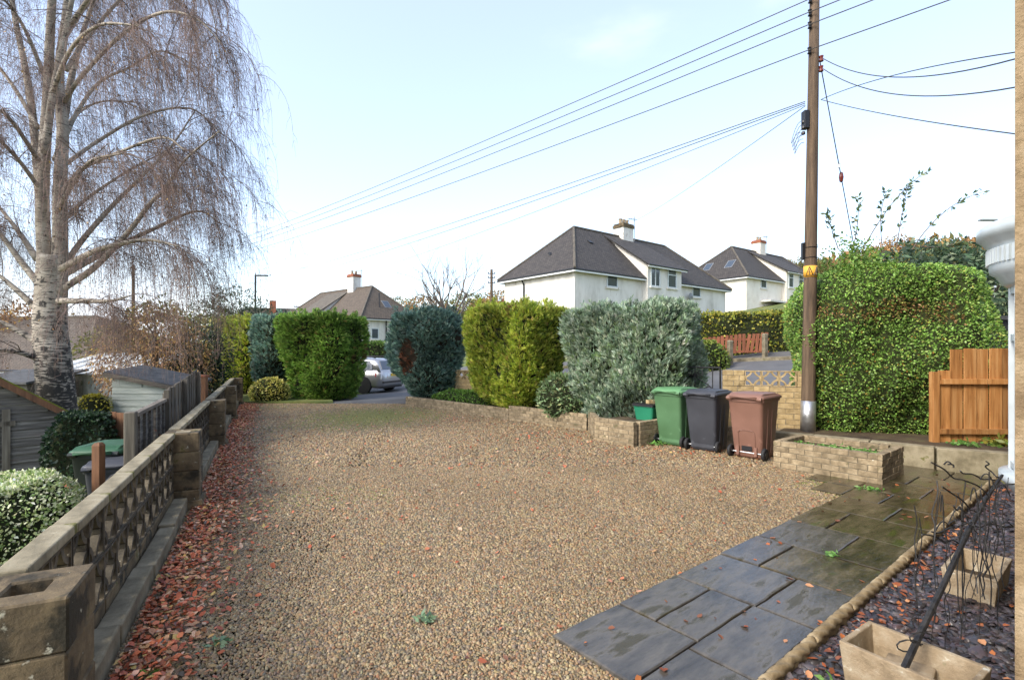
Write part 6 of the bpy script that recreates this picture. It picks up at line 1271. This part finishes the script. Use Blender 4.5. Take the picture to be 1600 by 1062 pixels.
for i, (px, d_, zt, lb) in enumerate(((1405, 62, 15.2, 'autumn tinted tree on the right hand hill, left of the tall shoots'), (1470, 58, 13.6, 'autumn tinted tree on the right hand hill behind the tall shoots'), (1515, 64, 14.8, 'autumn tinted tree on the right hand hill beside the bay canopy'), (1262, 75, 14.6, 'autumn tinted tree seen past the pole above the far white house'), (1590, 60, 13.6, 'autumn tinted tree on the right hand hill hidden partly by the bay'))):
    x = (px-800)/800*d_; g_ = gz(x, d_); hgt = max(3.5, zt-g_+(d_-60)*.02); rr0 = random.Random(i); leaf_tree('autumn_tree', lb, (x, d_, g_), hgt*.5, [(0, 0, hgt*.55, 3.4, 2.6, hgt*.46), (2.6, .5, hgt*.45, 2.6, 2.2, hgt*.36), (-2.5, -.3, hgt*.42, 2.6, 2.2, hgt*.36)], AUT if i % 2 == 0 else OLV, 6500, .3, 50+i)
# bare tree and woodland on the hill
def bare_tree(label, loc, h, seed, depth=4, spread=.55, name='bare_tree'):
    t = thing(name, label, 'tree', loc, 0, 'trees in the background'); rr_ = random.Random(seed); br = []
    trunk = [(0, 0, -1), (0.1, 0, h*.2)]; br.append(([Vector(p) for p in trunk], [h*.03, h*.024]))
    for k in range(8): a = 2*math.pi*k/8+rr_.uniform(-.3, .3); grow(Vector((.1, 0, h*rr_.uniform(.12, .22))), Vector((math.cos(a)*.75, math.sin(a)*.6, 1)).normalized(), h*.36, h*.013, depth, rr_, br, spread, .25)
    tubes_np(br, 4).build('branches', M['bark_grey'], t); return t
bare_tree('round headed bare tree on the hill above the blue green conifer', (at(700, 0, 72).x, 72, 2.2), 15.5, 3)
for i, (px, d_, lb, pal) in enumerate(((628, 120, 'olive tree on the hill, just right of the brown hipped roof', OLV), (662, 110, 'olive autumn tree under the left of the bare tree', AUT), (730, 112, 'autumn tree under the right of the bare tree', OLV), (765, 105, 'olive tree behind the distant telegraph pole', OLV), (790, 100, 'brown tree against the white house gable', AUT))):
    x = (px-800)/800*d_; g_ = gz(x, d_); zt = 1.75+(545-(462 if i < 2 else 455))/800*d_; hh = max(4, zt-g_); leaf_tree('hill_tree', lb, (x, d_, g_), hh*.5, [(0, 0, hh*.6, 4.2, 3, hh*.38), (3.4, 0, hh*.5, 3, 2.6, hh*.3), (-3.4, 0, hh*.5, 3, 2.6, hh*.3)], pal, 2600, .55, 60+i)
nw = 26000; x = rng.uniform(-330, 330, nw); y = rng.uniform(140, 330, nw); g_ = np.maximum(-.925+.145*x+.0696*y, -6); P = np.c_[x, y, g_+rng.uniform(0, 1, nw)**.6*5.5*(.7+.5*wob(np.c_[x, y, y], .09, 9))]
v, f, c = blades(P, rng.normal(0, 1, P.shape), 3.2, .9, shade_cols(P, AUT, 71, .25, .08)*.8); tag(link('woodland', np_mesh('woodland', v, f, c), M['foliage']), 'distant autumn woodland covering the hillside', 'woodland', kind='stuff')
